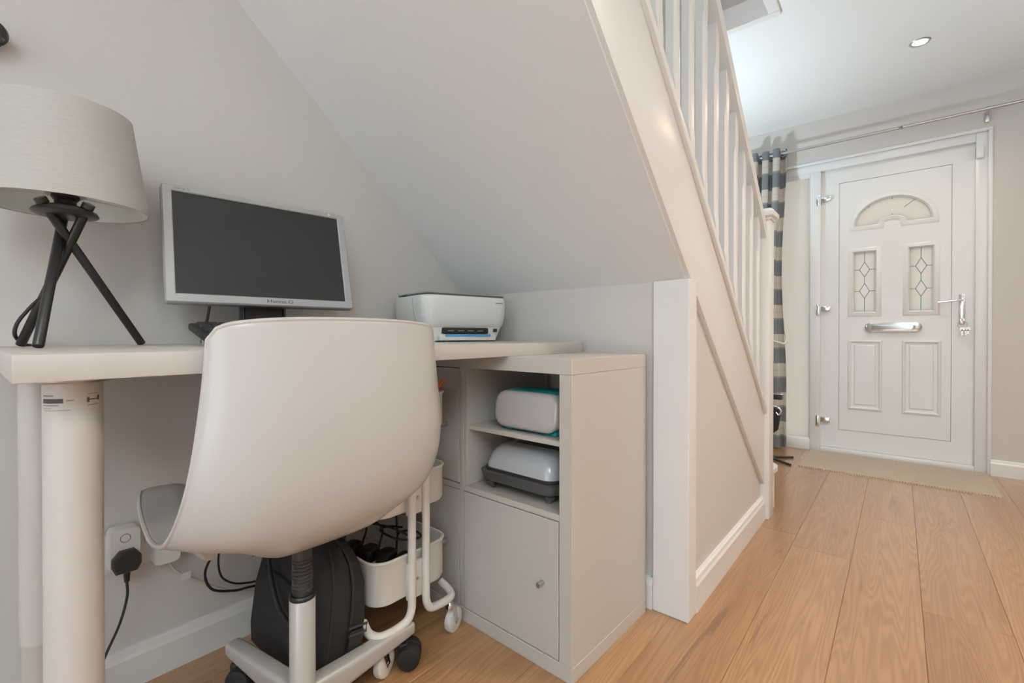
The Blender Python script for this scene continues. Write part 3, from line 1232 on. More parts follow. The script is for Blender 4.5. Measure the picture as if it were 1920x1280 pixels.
# local: -x is the front, y the width
t = B()
rr = []
for x, sw, sh, cz, r in ((-0.060, 0.206, 0.098, 0.056, 0.034), (-0.048, 0.212, 0.108, 0.056, 0.040), (0.02, 0.212, 0.108, 0.056, 0.040),
                         (0.060, 0.206, 0.102, 0.056, 0.038), (0.072, 0.180, 0.080, 0.056, 0.030)):
    rr.append([(x + (b_ / 0.1) * 0.010, a, cz + b_) for a, b_ in rrect(sw, sh, r, 7)])
loft(t, rr)
mb = obj('body', t, 'teal', cm_, label='teal shell')
t = B()
rr = []
for x, sw, sh, r in ((-0.040, 0.218, 0.098, 0.036), (-0.0645, 0.216, 0.098, 0.036), (-0.0695, 0.208, 0.090, 0.034), (-0.0715, 0.192, 0.074, 0.028), (-0.0725, 0.12, 0.04, 0.018)):
    rr.append([(x + (b_ / 0.1) * 0.012, a, 0.058 + b_) for a, b_ in rrect(sw, sh, r, 7)])
loft(t, rr)
obj('front_lid', t, 'machine_white', cm_, label='glossy white front lid', angle=60)
for y in (-0.07, 0.07):
    t = B()
    box(t, (-0.056, y - 0.024, 0.0), (0.05, y + 0.024, 0.012), 0.004)
    obj('foot', t, 'teal', cm_)
# ---- heat press in its stand
p0 = cab(0.125, 0.205, Z_MID + TI)
hp = thing('heat_press', 'white handheld heat press resting in a dark grey stand on the lower cabinet shelf', 'machine', p0, CA)
t = B()
rr = []
for z, w_, d_, r in ((0.020, 0.235, 0.175, 0.03), (0.026, 0.262, 0.200, 0.035), (0.050, 0.275, 0.212, 0.035), (0.052, 0.270, 0.207, 0.034)):
    rr.append([(b_, a, z) for a, b_ in rrect(w_, d_, r, 6)])
loft(t, rr)
sd = obj('stand', t, 'press_grey', hp, label='dark grey stand')
for sx in (-1, 1):
    for sy in (-1, 1):
        t = B()
        cyl(t, (sx * 0.072, sy * 0.098, 0.0), (sx * 0.078, sy * 0.106, 0.022), 0.008, 0.016, 14)
        obj('foot', t, 'press_grey', sd)
t = B()
rr = [[(b_, a, z) for a, b_ in rrect(w_, d_, r, 6)] for z, w_, d_, r in ((0.050, 0.252, 0.190, 0.032), (0.058, 0.255, 0.193, 0.033), (0.060, 0.25, 0.188, 0.032))]
loft(t, rr)
obj('heat_plate', t, 'press_dark', hp)
t = B()
rr = []
for z, w_, d_, r in ((0.058, 0.246, 0.184, 0.034), (0.072, 0.244, 0.182, 0.036), (0.095, 0.232, 0.168, 0.038), (0.110, 0.215, 0.150, 0.038), (0.119, 0.195, 0.128, 0.036), (0.123, 0.17, 0.105, 0.032)):
    rr.append([(b_ , a, z) for a, b_ in rrect(w_, d_, r, 7)])
loft(t, rr)
obj('shell', t, 'press_white', hp, label='glossy white shell', angle=60)
t = B()
hpts = catmull([(0.03, 0.088, 0.11), (0.03, 0.082, 0.132), (0.03, 0.06, 0.144), (0.03, 0.0, 0.147), (0.03, -0.06, 0.144), (0.03, -0.082, 0.132), (0.03, -0.088, 0.11)], 5)
tube(t, hpts, 0.017, 12)
obj('handle', t, 'press_white', hp)
t = B()
box(t, (-0.022, -0.09, 0.121), (0.045, 0.06, 0.1245), 0.001)
obj('handle_recess', t, 'press_dark', hp)
t = B()
box(t, (-0.060, -0.005, 0.1132), (-0.0575, 0.022, 0.1192))
obj('print_mark', t, 'press_grey', hp, smooth=False)

# ================================================================== LAMP
lp_ = thing('table_lamp', 'tripod table lamp with crossed black legs and a beige drum shade', 'lamp', (0.130, 1.225, Z_DESK))
zr, zt_, r0, r1 = 0.266, 0.448, 0.126, 0.101
t = B()
lathe(t, [(r0 - 0.002, zr), (r0, zr), (r0 + 0.0005, zr + 0.003), (r1, zt_ - 0.003), (r1, zt_), (r1 - 0.002, zt_), (r1 - 0.0018, zt_ - 0.002), (r0 - 0.0018, zr + 0.002), (r0 - 0.002, zr)], 72)
sh = obj('shade', t, 'shade_linen', lp_, label='beige linen drum shade')
t = B()
lathe(t, [(r0 - 0.0025, zr + 0.001), (r1 - 0.0025, zt_ - 0.001)], 72)
obj('shade_lining', t, 'shade_lining', sh)
t = B()
for a in (0.4, 0.4 + 2 * PI / 3, 0.4 + 4 * PI / 3):
    tube(t, [(0.02 * math.cos(a), 0.02 * math.sin(a), 0.292), ((r0 - 0.006) * math.cos(a), (r0 - 0.006) * math.sin(a), 0.292)], 0.0016, 6)
lathe(t, [(0.0205, 0.289), (0.030, 0.289), (0.030, 0.293), (0.0205, 0.293), (0.0205, 0.289)], 28)
obj('shade_carrier', t, 'white_plastic', sh)
t = B()
lathe(t, [(0.0, 0.246), (0.036, 0.248), (0.046, 0.251), (0.049, 0.254), (0.046, 0.260), (0.036, 0.266), (0.020, 0.271), (0, 0.271)], 40)
hub = obj('hub', t, 'dark_metal', lp_)
t = B()
lathe(t, [(0.016, 0.27), (0.0165, 0.279), (0.0205, 0.284), (0.0205, 0.298), (0.018, 0.306), (0.018, 0.32), (0, 0.32)], 28)
obj('lamp_holder', t, 'black_plastic', lp_)
t = B()
lathe(t, [(0.0, 0.318), (0.012, 0.318), (0.013, 0.33), (0.022, 0.35), (0.028, 0.372), (0.026, 0.392), (0.015, 0.408), (0, 0.412)], 24)
obj('bulb', t, 'white_plastic', lp_)
feet = [(-0.046, -0.100), (-0.056, 0.098), (0.134, 0.086)]
for i, (fx, fy) in enumerate(feet):
    a = math.atan2(fy, fx) + PI + math.radians((22, 18, -2)[i])
    tp = Vector((0.036 * math.cos(a), 0.036 * math.sin(a), 0.264))
    ft = Vector((fx, fy, 0.0))
    d_ = (tp - ft).normalized()
    t = B()
    cyl(t, ft + d_ * 0.0035, tp + d_ * 0.004, 0.0078, seg=18, bevel=0.0015)
    lg = obj('leg', t, 'black_metal', lp_)
    t = B()
    cyl(t, tp + d_ * 0.001, tp + d_ * 0.012, 0.0098, seg=18, bevel=0.001)
    obj('cap', t, 'dark_metal', lg)
t = B()
tube(t, catmull([(0.0, 0.02, 0.25), (0.0, 0.025, 0.20), (-0.006, 0.02, 0.16), (-0.022, 0.04, 0.11), (-0.044, 0.066, 0.075), (-0.060, 0.080, 0.045), (-0.062, 0.09, 0.02), (-0.045, 0.125, 0.003), (-0.02, 0.155, 0.003)], 8), 0.0032, 8)
obj('cord', t, 'black_plastic', lp_)

# ================================================================== MONITOR
MW, MH = 0.43, 0.286
MA, MT = math.radians(-6.3), math.radians(13.5)
mn = thing('monitor', 'silver framed widescreen computer monitor with a black screen on the desk', 'monitor', (0.510, 1.285, Z_DESK), MA)
# local: x right, -y front
MC = Matrix.Translation(Vector((0.0, -0.040, 1.036 - Z_DESK))) @ Matrix.Rotation(-MT, 4, 'X')


def mloop(w_, h_, r, y, oz=0.0, ox=0.0):
    return [MC @ Vector((a + ox, y, b_ + oz)) for a, b_ in rrect(w_, h_, r, 4)]


t = B()
BS, BT, BB = 0.0205, 0.0155, 0.022
sw_, shh = MW - 2 * BS, MH - BT - BB
so = (BB - BT) / 2
loft(t, [mloop(sw_, shh, 0.0006, 0.004, so), mloop(sw_, shh, 0.0006, -0.001, so), mloop(sw_ + 0.004, shh + 0.004, 0.001, -0.003, so), mloop(MW - 0.006, MH - 0.006, 0.004, -0.003),
         mloop(MW, MH, 0.006, 0.001), mloop(MW, MH, 0.006, 0.018), mloop(MW - 0.008, MH - 0.008, 0.006, 0.024)], False, True)
bz = obj('bezel', t, 'silver_plastic', mn, label='silver plastic bezel')
t = B()
loft(t, [mloop(sw_ + 0.002, shh + 0.002, 0.0006, 0.0012, so), mloop(sw_ + 0.002, shh + 0.002, 0.0006, 0.003, so)])
obj('screen', t, 'screen', mn, smooth=False, label='matt black screen')
t = B()
loft(t, [mloop(MW - 0.03, MH - 0.03, 0.012, 0.0235), mloop(MW - 0.06, MH - 0.06, 0.02, 0.04), mloop(MW - 0.2, MH - 0.12, 0.02, 0.052)])
obj('back_shell', t, 'black_plastic', mn)
RT = MC.to_3x3().to_4x4() @ Matrix.Rotation(PI / 2, 4, 'X')
text_mesh('logo', 'Hanns.G', 0.0125, 'print_dark', bz, MC @ Vector((0.022, -0.0033, -MH / 2 + 0.0115)), RT @ Matrix.Diagonal((1.45, 1, 1, 1)))
text_mesh('logo', 'Hanns.G', 0.0068, 'print_grey', bz, MC @ Vector((-MW / 2 + 0.040, -0.0033, MH / 2 - 0.0078)), RT @ Matrix.Diagonal((1.3, 1, 1, 1)))
t = B()
cyl(t, MC @ Vector((MW / 2 - 0.044, -0.0025, MH / 2 - 0.008)), MC @ Vector((MW / 2 - 0.044, -0.0045, MH / 2 - 0.008)), 0.0035, seg=14)
obj('power_button', t, 'white_plastic', bz)
t = B()
box(t, (-0.046, -0.018, 0.010), (0.046, 0.012, 0.135), 0.004)
nk = obj('neck', t, 'black_plastic', mn)
t = B()
obj('neck_cover', box(B(), (0.047, -0.022, 0.010), (0.052, 0.012, 0.135), 0.002), 'dark_metal', nk)
box(t, (-0.052, -0.022, 0.010), (-0.047, 0.012, 0.135), 0.002)
obj('neck_cover', t, 'dark_metal', nk)
t = B()
loft(t, [[(a, b_ + 0.01, z) for a, b_ in rrect(w_, d_, 0.03, 6)] for z, w_, d_ in ((0, 0.22, 0.15), (0.008, 0.22, 0.15), (0.012, 0.20, 0.13))])
obj('base', t, 'black_plastic', mn)
t = B()
tube(t, catmull([(-0.125, -0.045, 0.10), (-0.128, -0.040, 0.075), (-0.132, -0.03, 0.04), (-0.135, -0.005, 0.006), (-0.12, 0.05, 0.004)], 6), 0.0032, 8)
obj('cord', t, 'black_plastic', mn)

# ================================================================== KEYBOARD
kb = thing('keyboard', 'black computer keyboard with raised back edge on the desk below the monitor', 'keyboard', (0.545, 1.135, Z_DESK + 0.0055), math.radians(-1))
KM = Matrix.Translation(Vector((0, 0, 0.0175))) @ Matrix.Rotation(math.radians(13), 4, 'X')
t = B()
box(t, (-0.225, -0.066, -0.004), (0.225, 0.066, 0.012), 0.005, 2, KM)
kbod = obj('case', t, 'black_plastic', kb)
t = B()
box(t, (-0.218, -0.060, -0.0075), (0.218, 0.060, -0.0035), 0.002, 1, KM)
obj('underside', t, 'white_plastic', kb)
keyme = None
for r_ in range(5):
    for c_ in range(20):
        if r_ == 0 and 4 <= c_ <= 9:
            if c_ > 4:
                continue
        lc = KM @ Vector((-0.205 + c_ * 0.0213 + (0.0533 if (r_ == 0 and c_ == 4) else 0), -0.046 + r_ * 0.0215, 0.012))
        if keyme is None or (r_ == 0 and c_ == 4):
            t = B()
            hw = 0.0625 if (r_ == 0 and c_ == 4) else 0.0092
            loft(t, [[(sx * hw * s_, sy * 0.0092 * s_, z) for sx, sy in ((-1, -1), (1, -1), (1, 1), (-1, 1))] for s_, z in ((1, -0.001), (0.98, 0.003), (0.82, 0.0065))])
            o = obj('key', t, 'black_plastic', kb, smooth=False)
            if hw < 0.02:
                keyme = o.data
        else:
            o = bpy.data.objects.new('key', keyme)
            COL.objects.link(o)
            o.parent = kb
        o.location = lc
        o.rotation_euler = (math.radians(13), 0, 0)
for sx in (-1, 1):
    t = B()
    box(t, (sx * 0.19 - 0.012, 0.045, -0.0052), (sx * 0.19 + 0.012, 0.051, 0.026), 0.001)
    obj('foot', t, 'white_plastic', kb)

# ================================================================== PRINTER
PA = math.radians(-12)
PW, PD, PH = 0.335, 0.25, 0.160
pn = thing('printer', 'white inkjet printer with grey scanner lid and blue paper tray film on the desk end', 'printer', (0.92, 1.125, Z_DESK), PA)
# local: x 0..PW (front edge), y 0..PD (depth)


def ploop(z, x0, x1, y0, y1, r):
    return [((x0 + x1) / 2 + a, (y0 + y1) / 2 + b_, z) for a, b_ in rrect(x1 - x0, y1 - y0, r, 7)]


t = B()
loft(t, [ploop(0.048, 0.014, PW - 0.014, 0.014, PD - 0.01, 0.035), ploop(0.060, 0.008, PW - 0.008, 0.006, PD - 0.006, 0.04), ploop(0.085, 0.002, PW - 0.002, 0.001, PD - 0.002, 0.045),
         ploop(0.12, 0.0, PW, 0.0, PD, 0.045), ploop(0.143, 0.001, PW - 0.001, 0.001, PD - 0.001, 0.045), ploop(0.150, 0.006, PW - 0.006, 0.006, PD - 0.006, 0.042)])
pb = obj('upper_body', t, 'printer_white', pn, angle=50)
t = B()
loft(t, [ploop(0.003, 0.034, PW - 0.034, 0.024, PD - 0.02, 0.03), ploop(0.02, 0.026, PW - 0.026, 0.020, PD - 0.016, 0.032), ploop(0.0475, 0.0145, PW - 0.0145, 0.0145, PD - 0.0105, 0.035)])
obj('lower_body', t, 'printer_base', pn)
t = B()
loft(t, [ploop(0.151, 0.018, PW - 0.018, 0.012, PD - 0.02, 0.012), ploop(0.1535, 0.016, PW - 0.016, 0.010, PD - 0.02, 0.012), ploop(0.1555, 0.018, PW - 0.018, 0.012, PD - 0.02, 0.012)])
ld = obj('scanner_lid_gasket', t, 'printer_lid', pn)
t = B()
loft(t, [ploop(0.156, 0.014, PW - 0.014, 0.008, PD - 0.02, 0.012), ploop(0.159, 0.013, PW - 0.013, 0.007, PD - 0.02, 0.012), ploop(0.1605, 0.016, PW - 0.016, 0.010, PD - 0.022, 0.012)])
obj('scanner_lid', t, 'silver_plastic', pn)
t = B()
box(t, (0.07, 0.004, 0.026), (PW - 0.09, 0.05, 0.046), 0.003)
obj('paper_slot', t, 'black_plastic', pn)
for k_ in range(4):
    t = B()
    box(t, (0.085 + k_ * 0.038, 0.0025, 0.0345), (0.108 + k_ * 0.038, 0.005, 0.0365), 0.0005, 1)
    obj('roller', t, 'steel', pn)
t = B()
box(t, (0.055, 0.002, 0.004), (PW - 0.060, 0.05, 0.024), 0.003)
tr_ = obj('paper_tray', t, 'printer_base', pn)
t = B()
box(t, (0.075, -0.002, 0.0175), (PW - 0.085, 0.0035, 0.0245), 0.001)
obj('protective_film', t, 'blue_film', pn, label='blue strip along the paper tray')
t = B()
box(t, (PW - 0.062, 0.006, 0.032), (PW - 0.052, 0.022, 0.044), 0.001)
obj('usb_port', t, 'black_plastic', pn)
t = B()
box(t, (PW - 0.062, -0.0006, 0.1295), (PW - 0.034, 0.0015, 0.1325))
obj('print_mark', t, 'print_grey', pn, smooth=False)
t = B()
tube(t, catmull([(-0.0004, 0.080, 0.142), (-0.0004, 0.079, 0.12), (0.001, 0.074, 0.088), (0.006, 0.06, 0.062), (0.014, 0.045, 0.05)], 6), 0.0009, 6)
obj('seam', t, 'print_grey', pn)
t = B()
box(t, (0.012, 0.16, 0.150), (0.03, 0.19, 0.157), 0.001)
obj('hinge', t, 'black_plastic', pn)
for sx, sy in ((0.05, 0.04), (PW - 0.05, 0.04), (0.05, PD - 0.04), (PW - 0.05, PD - 0.04)):
    t = B()
    cyl(t, (sx, sy, 0), (sx, sy, 0.004), 0.008, seg=12)
    obj('foot', t, 'rubber', pn)

# ================================================================== CHAIR
CHX, CHY, CHR = 0.440, 0.920, math.radians(0.5)
ch = thing('swivel_chair', 'white plastic shell swivel chair on a grey four arm castor base', 'chair', (CHX, CHY, 0), CHR)
# centre line (forward, up) and rim (side, forward, up) of the shell from the top of the back to the front of the seat
PROF = [(-0.200, 0.851), (-0.209, 0.78), (-0.215, 0.70), (-0.212, 0.62), (-0.196, 0.548), (-0.160, 0.483), (-0.095, 0.438), (0.0, 0.423),
        (0.09, 0.429), (0.18, 0.446), (0.25, 0.460), (0.295, 0.456)]
RIM = [(0.210, -0.150, 0.838), (0.214, -0.151, 0.775), (0.221, -0.152, 0.71), (0.230, -0.150, 0.64), (0.237, -0.136, 0.585), (0.241, -0.100, 0.535),
       (0.241, -0.045, 0.497), (0.238, 0.03, 0.481), (0.232, 0.10, 0.484), (0.222, 0.18, 0.493), (0.208, 0.25, 0.503), (0.190, 0.295, 0.500)]


def interp(arr, v):
    v = max(0.0, min(0.99999, v)) * (len(arr) - 1)
    i = int(v)
    f = v - i
    g = lambda k: arr[max(0, min(len(arr) - 1, k))]
    a, b_, c_, d_ = g(i - 1), g(i), g(i + 1), g(i + 2)

    def cr(p0, p1, p2, p3):
        return 0.5 * (2 * p1 + (p2 - p0) * f + (2 * p0 - 5 * p1 + 4 * p2 - p3) * f * f + (3 * p1 - p0 - 3 * p2 + p3) * f ** 3)
    return tuple(cr(a[k], b_[k], c_[k], d_[k]) for k in range(len(b_)))


def shell_pt(u, v):
    s, z = interp(PROF, v)
    w_, sr, zr_ = interp(RIM, v)
    au = abs(u)
    kb_ = 0.34 * au ** 2 + 0.66 * au ** 5
    q = max(0.0, min(1.0, (au - 0.30) / 0.42))
    ks = 0.88 * q * q * (3 - 2 * q) + 0.12 * au ** 2      # seat: deeper pan with flatter side flanges
    m_ = max(0.0, min(1.0, (v - 0.42) / 0.22))
    m_ = m_ * m_ * (3 - 2 * m_)
    k = kb_ * (1 - m_) + ks * m_
    return Vector((w_ * u * (1.05 - 0.05 * au ** 4), s + (sr - s) * k, z + (zr_ - z) * k))


NU, NV = 40, 64
t = B()
grid = []
for j in range(NV + 1):
    row = []
    for i in range(NU + 1):
        u = -1 + 2 * i / NU
        au = abs(u)
        cu = 0.86
        cr_ = 0.0 if au < cu else 1 - math.sqrt(max(0, 1 - ((au - cu) / (1 - cu)) ** 2))
        vs = 0.008 * au ** 2 + 0.028 * cr_
        ve = 0.06 * cr_
        v = vs + (1 - vs - ve) * j / NV
        row.append(t.verts.new(shell_pt(u, v)))
    grid.append(row)
for j in range(NV):
    for i in range(NU):
        t.faces.new((grid[j][i], grid[j][i + 1], grid[j + 1][i + 1], grid[j + 1][i]))
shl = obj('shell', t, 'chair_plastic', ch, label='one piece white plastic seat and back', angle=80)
md = shl.modifiers.new('thickness', 'SOLIDIFY')
md.thickness = 0.006
md.offset = 0
md2 = shl.modifiers.new('round_rim', 'BEVEL')
md2.width = 0.0022
md2.segments = 2
md2.limit_method = 'ANGLE'
md2.angle_limit = math.radians(60)
# rolled rim
t = B()
rim = [grid_pt for grid_pt in []]
loop = []
for i in range(NU + 1):
    loop.append((i, 0))
for j in range(1, NV + 1):
    loop.append((NU, j))
for i in range(NU - 1, -1, -1):
    loop.append((i, NV))
for j in range(NV - 1, 0, -1):
    loop.append((0, j))


def gp(i, j):
    u = -1 + 2 * i / NU
    au = abs(u)
    cu = 0.86
    cr_ = 0.0 if au < cu else 1 - math.sqrt(max(0, 1 - ((au - cu) / (1 - cu)) ** 2))
    vs = 0.008 * au ** 2 + 0.028 * cr_
    ve = 0.06 * cr_
    return shell_pt(u, vs + (1 - vs - ve) * j / NV)


pts = [gp(i, j) for i, j in loop]
clean = [pts[0]]
for p in pts[1:]:
    if (p - clean[-1]).length > 0.004:
        clean.append(p)
tube(t, clean, 0.0042, 8, closed=True)
obj('rim', t, 'chair_plastic', shl)
# ring frame and plate under the seat
t = B()
tube(t, [(0.170 * math.cos(a), 0.03 + 0.15 * math.sin(a), 0.446) for a in [PI * (1.08 - 1.16 * q / 30) for q in range(31)]], 0.0105, 10)
obj('seat_ring', t, 'chair_plastic', ch)
t = B()
box(t, (-0.05, -0.02, 0.404), (0.05, 0.09, 0.418), 0.005)
obj('swivel_plate', t, 'black_metal', ch)
t = B()
pf = [(0, 0.30), (0.0185, 0.30)]
z = 0.312
while z < 0.375:
    pf += [(0.0185, z), (0.0195, z + 0.002), (0.0195, z + 0.0045), (0.0178, z + 0.0062)]
    z += 0.0075
pf += [(0.019, 0.378), (0.019, 0.425), (0, 0.425)]
lathe(t, pf, 28)
obj('gas_lift', t, 'dark_metal', ch, label='dark ribbed gas lift')
t = B()
cyl(t, (0.0, -0.0188, 0.404), (0.0, -0.0205, 0.404), 0.0035, seg=12)
obj('rivet', t, 'chrome', ch)
t = B()
lathe(t, [(0, 0.062), (0.0245, 0.062), (0.0245, 0.2965), (0.0235, 0.298), (0, 0.298)], 32)
obj('column', t, 'steel_painted', ch, label='grey steel column tube')
t = B()
lathe(t, [(0.0180, 0.296), (0.0245, 0.2975), (0.0248, 0.303), (0.0225, 0.306), (0.018, 0.306)], 28)
obj('collar', t, 'black_plastic', ch)
ARM_A = math.radians(5.1)
for q in range(4):
    a = ARM_A + q * PI / 2
    Rm = Matrix.Rotation(a, 4, 'Z')
    t = B()
    sec = rrect(1, 1, 0.22, 3)
    rr = []
    for x, w_, z0, z1 in ((0.0, 0.042, 0.060, 0.122), (0.10, 0.040, 0.064, 0.114), (0.265, 0.036, 0.071, 0.104), (0.290, 0.034, 0.073, 0.102)):
        rr.append([Rm @ Vector((x, a_ * w_, (z0 + z1) / 2 + b_ * (z1 - z0))) for a_, b_ in sec])
    loft(t, rr)
    am = obj('base_arm', t, 'steel_painted', ch)
    # castor
    t = B()
    c0 = Rm @ Vector((0.268, 0, 0.0))
    wa = a + (0.7, -1.0, 0.4, 1.2)[q]
    ax = Vector((math.cos(wa), math.sin(wa), 0))
    pp = c0 + Vector((0, 0, 0.030)) - Vector((-ax.y, ax.x, 0)) * 0.014
    for sgn in (-1, 1):
        cyl(t, pp + ax * sgn * 0.003, pp + ax * sgn * 0.030, 0.030, 0.0275, 28, 0.004)
    cs = obj('castor', t, 'rubber', ch)
    t = B()
    cyl(t, c0 + Vector((0, 0, 0.045)), c0 + Vector((0, 0, 0.078)), 0.0065, seg=12)
    box(t, (-0.014, -0.012, 0.040), (0.014, 0.012, 0.062), 0.005, 2, Matrix.Translation(c0) @ Matrix.Rotation(wa, 4, 'Z'))
    obj('castor_stem', t, 'black_plastic', cs)

# ================================================================== TROLLEY
ct = thing('storage_trolley', 'three tier white metal storage trolley between the chair and the cabinet', 'trolley', (0.750, 1.155, 0))
TW, TL = 0.236, 0.40           # x width, y length


def tray(z0, z1, m='cart_enamel'):
    t = B()
    n = 8
    R_ = 0.045
    o0 = rrect(TW, TL, R_, n)

    def rg(g, z):
        return [(a * (1 + 2 * g / TW), b_ * (1 + 2 * g / TL), z) for a, b_ in o0]
    loft(t, [rg(-0.004, z0 + 0.001), rg(0.0, z0 + 0.010), rg(0.0, z1 - 0.003), rg(0.002, z1), rg(0.001, z1 + 0.0025), rg(-0.0025, z1 + 0.0025), rg(-0.003, z1 - 0.003), rg(-0.003, z0 + 0.010), rg(-0.007, z0 + 0.0025)], True, True)
    tr = obj('tray', t, m, ct, angle=40)
    t = B()
    tube(t, rg(0.001, z1), 0.0032, 8, closed=True)
    obj('tray_rim', t, m, tr)
    # bolts and bracket plates on both ends
    for sy in (-1, 1):
        t = B()
        y = sy * (TL / 2)
        box(t, (-0.030, min(y, y + sy * 0.011), z0 - 0.006), (0.030, max(y, y + sy * 0.011), z1 - 0.020), 0.002)
        br = obj('bracket', t, m, tr)
        t = B()
        cyl(t, (0, y + sy * 0.010, (z0 + z1) / 2 - 0.012), (0, y + sy * 0.0135, (z0 + z1) / 2 - 0.012), 0.0048, 0.004, 16)
        obj('bolt', t, 'steel', br)
    return tr


ZT = ((0.160, 0.268), (0.374, 0.468), (0.572, 0.668))
for z0, z1 in ZT:
    tray(z0, z1)
for sy in (-1, 1):
    for sx in (-1, 1):
        y = sy * (TL / 2 + 0.016)
        t = B()
        pts = catmull([(sx * 0.0225, y, 0.70), (sx * 0.0225, y, 0.62), (sx * 0.0225, y, 0.50), (sx * 0.0225, y, 0.34), (sx * 0.0225, y, 0.22), (sx * 0.0225, y, 0.160),
                       (sx * 0.0240, y, 0.135), (sx * 0.034, y + sy * 0.0, 0.115), (sx * 0.055, y, 0.107), (sx * 0.095, y, 0.106),
                       (sx * 0.118, y - sy * 0.008, 0.107), (sx * 0.127, y - sy * 0.032, 0.112), (sx * 0.124, y - sy * 0.06, 0.125)], 6)
        tube(t, pts, 0.0105, 12)
        ps = obj('post', t, 'cart_enamel', ct)
        # castor
        cx, cy = sx * 0.112, sy * (TL / 2 + 0.008)
        t = B()
        cyl(t, (cx, cy, 0.076), (cx, cy, 0.098), 0.008, 0.008, 16)
        cyl(t, (cx, cy, 0.076), (cx, cy, 0.086), 0.0145, seg=18)
        wa = (0.35, 0.25, 0.9, -0.4)[(sy + 1) + (sx + 1) // 2]
        Wm = Matrix.Translation(Vector((cx, cy, 0))) @ Matrix.Rotation(wa, 4, 'Z')
        for s_ in (-1, 1):
            t2 = [Wm @ Vector(p_) for p_ in ((-0.008, s_ * 0.0115, 0.079), (0.012, s_ * 0.0115, 0.079), (0.026, s_ * 0.0115, 0.032), (0.014, s_ * 0.0115, 0.024))]
            prism(t, t2, Wm.to_3x3() @ Vector((0, 0.0015 * s_, 0)))
        cyl(t, Wm @ Vector((0.018, -0.0135, 0.033)), Wm @ Vector((0.018, 0.0135, 0.033)), 0.0045, seg=10)
        cs = obj('castor', t, 'chrome', ps)
        cs.parent = ct
        t = B()
        p_a, p_b = Wm @ Vector((0.018, -0.0095, 0.033)), Wm @ Vector((0.018, 0.0095, 0.033))
        cyl(t, p_a, p_b, 0.033, seg=32, bevel=0.004)
        wl = obj('wheel', t, 'wheel_white', ct)
        wl.parent = cs
# orange pen sticking out of the top tray
pe = thing('craft_pen', 'orange capped pen sticking out of the top trolley tray', 'pen', (0.790, 1.01, 0.5765))
d_ = (Vector((0.868, 0.985, 0.692)) - Vector((0.790, 1.01, 0.5815))).normalized()
t = B()
p_ = Vector((0, 0, 0.0055))
cyl(t, p_, p_ + d_ * 0.10, 0.0045, seg=14)
obj('barrel', t, 'white_plastic', pe)
t = B()
cyl(t, p_ + d_ * 0.0985, p_ + d_ * 0.142, 0.0052, 0.0046, 14, 0.0008)
obj('cap', t, 'orange', pe)

pch = B()
box(pch, (-0.075, -0.055, 0.0), (0.075, 0.055, 0.086), 0.008)
pb_ = thing('craft_box', 'orange red box sitting in the top trolley tray', 'box', (0.765, 1.10, 0.5755))
pbm = obj('box_body', pch, 'orange', pb_)
t = B()
box(t, (-0.077, -0.057, 0.0862), (0.077, 0.057, 0.0945), 0.003)
obj('lid', t, 'orange', pb_)

# ---- power strip with black plug adapters in the lowest tray
Z_TR = 0.1635
pst = thing('power_strip', 'white power strip lying in the lowest trolley tray', 'power strip', (0.722, 1.080, Z_TR), math.radians(17))
t = B()
box(t, (-0.030, -0.125, 0), (0.030, 0.125, 0.048), 0.006)
obj('body', t, 'white_plastic', pst)
for q in range(4):
    t = B()
    box(t, (-0.024, -0.115 + q * 0.058, 0.0482), (0.024, -0.063 + q * 0.058, 0.0500), 0.001, 1)
    obj('outlet', t, 'socket_white', pst)
for i in range(4):
    pz = ROOTM[pst] @ Vector((0, 0.086 - 0.058 * i, 0.0505))
    a_ = thing('plug_adapter', ('black plug adapter farthest back on the power strip in the trolley', 'second black plug adapter from the back on the power strip in the trolley',
                                'third black plug adapter from the back on the power strip in the trolley', 'black plug adapter nearest the front on the power strip in the trolley')[i],
               'adapter', pz, math.radians(17), group='black adapters in the trolley')
    t = B()
    loft(t, [[(a, b_, z) for a, b_ in rrect(0.050 * s_, 0.044 * s_, 0.012, 4)] for s_, z in ((0.94, 0), (1, 0.004), (1, 0.024), (0.92, 0.031), (0.78, 0.034))])
    obj('body', t, 'black_plastic', a_)
    t = B()
    cyl(t, (0.024, 0, 0.018), (0.042, 0, 0.018), 0.006, 0.0045, 12)
    obj('strain_relief', t, 'black_plastic', a_)


def cable(name, label, pts, r, m, group=None, n=8):
    t = B()
    c0 = Vector(pts[0])
    tube(t, catmull(pts, n), r, 8)
    o = obj(name, t, m, None, origin=tuple(c0))
    tag(o, label, 'cable', group)
    return o


def strip_pt(i):
    return tuple(ROOTM[pst] @ Vector((0.041, 0.086 - 0.058 * i, 0.0505 + 0.018)))


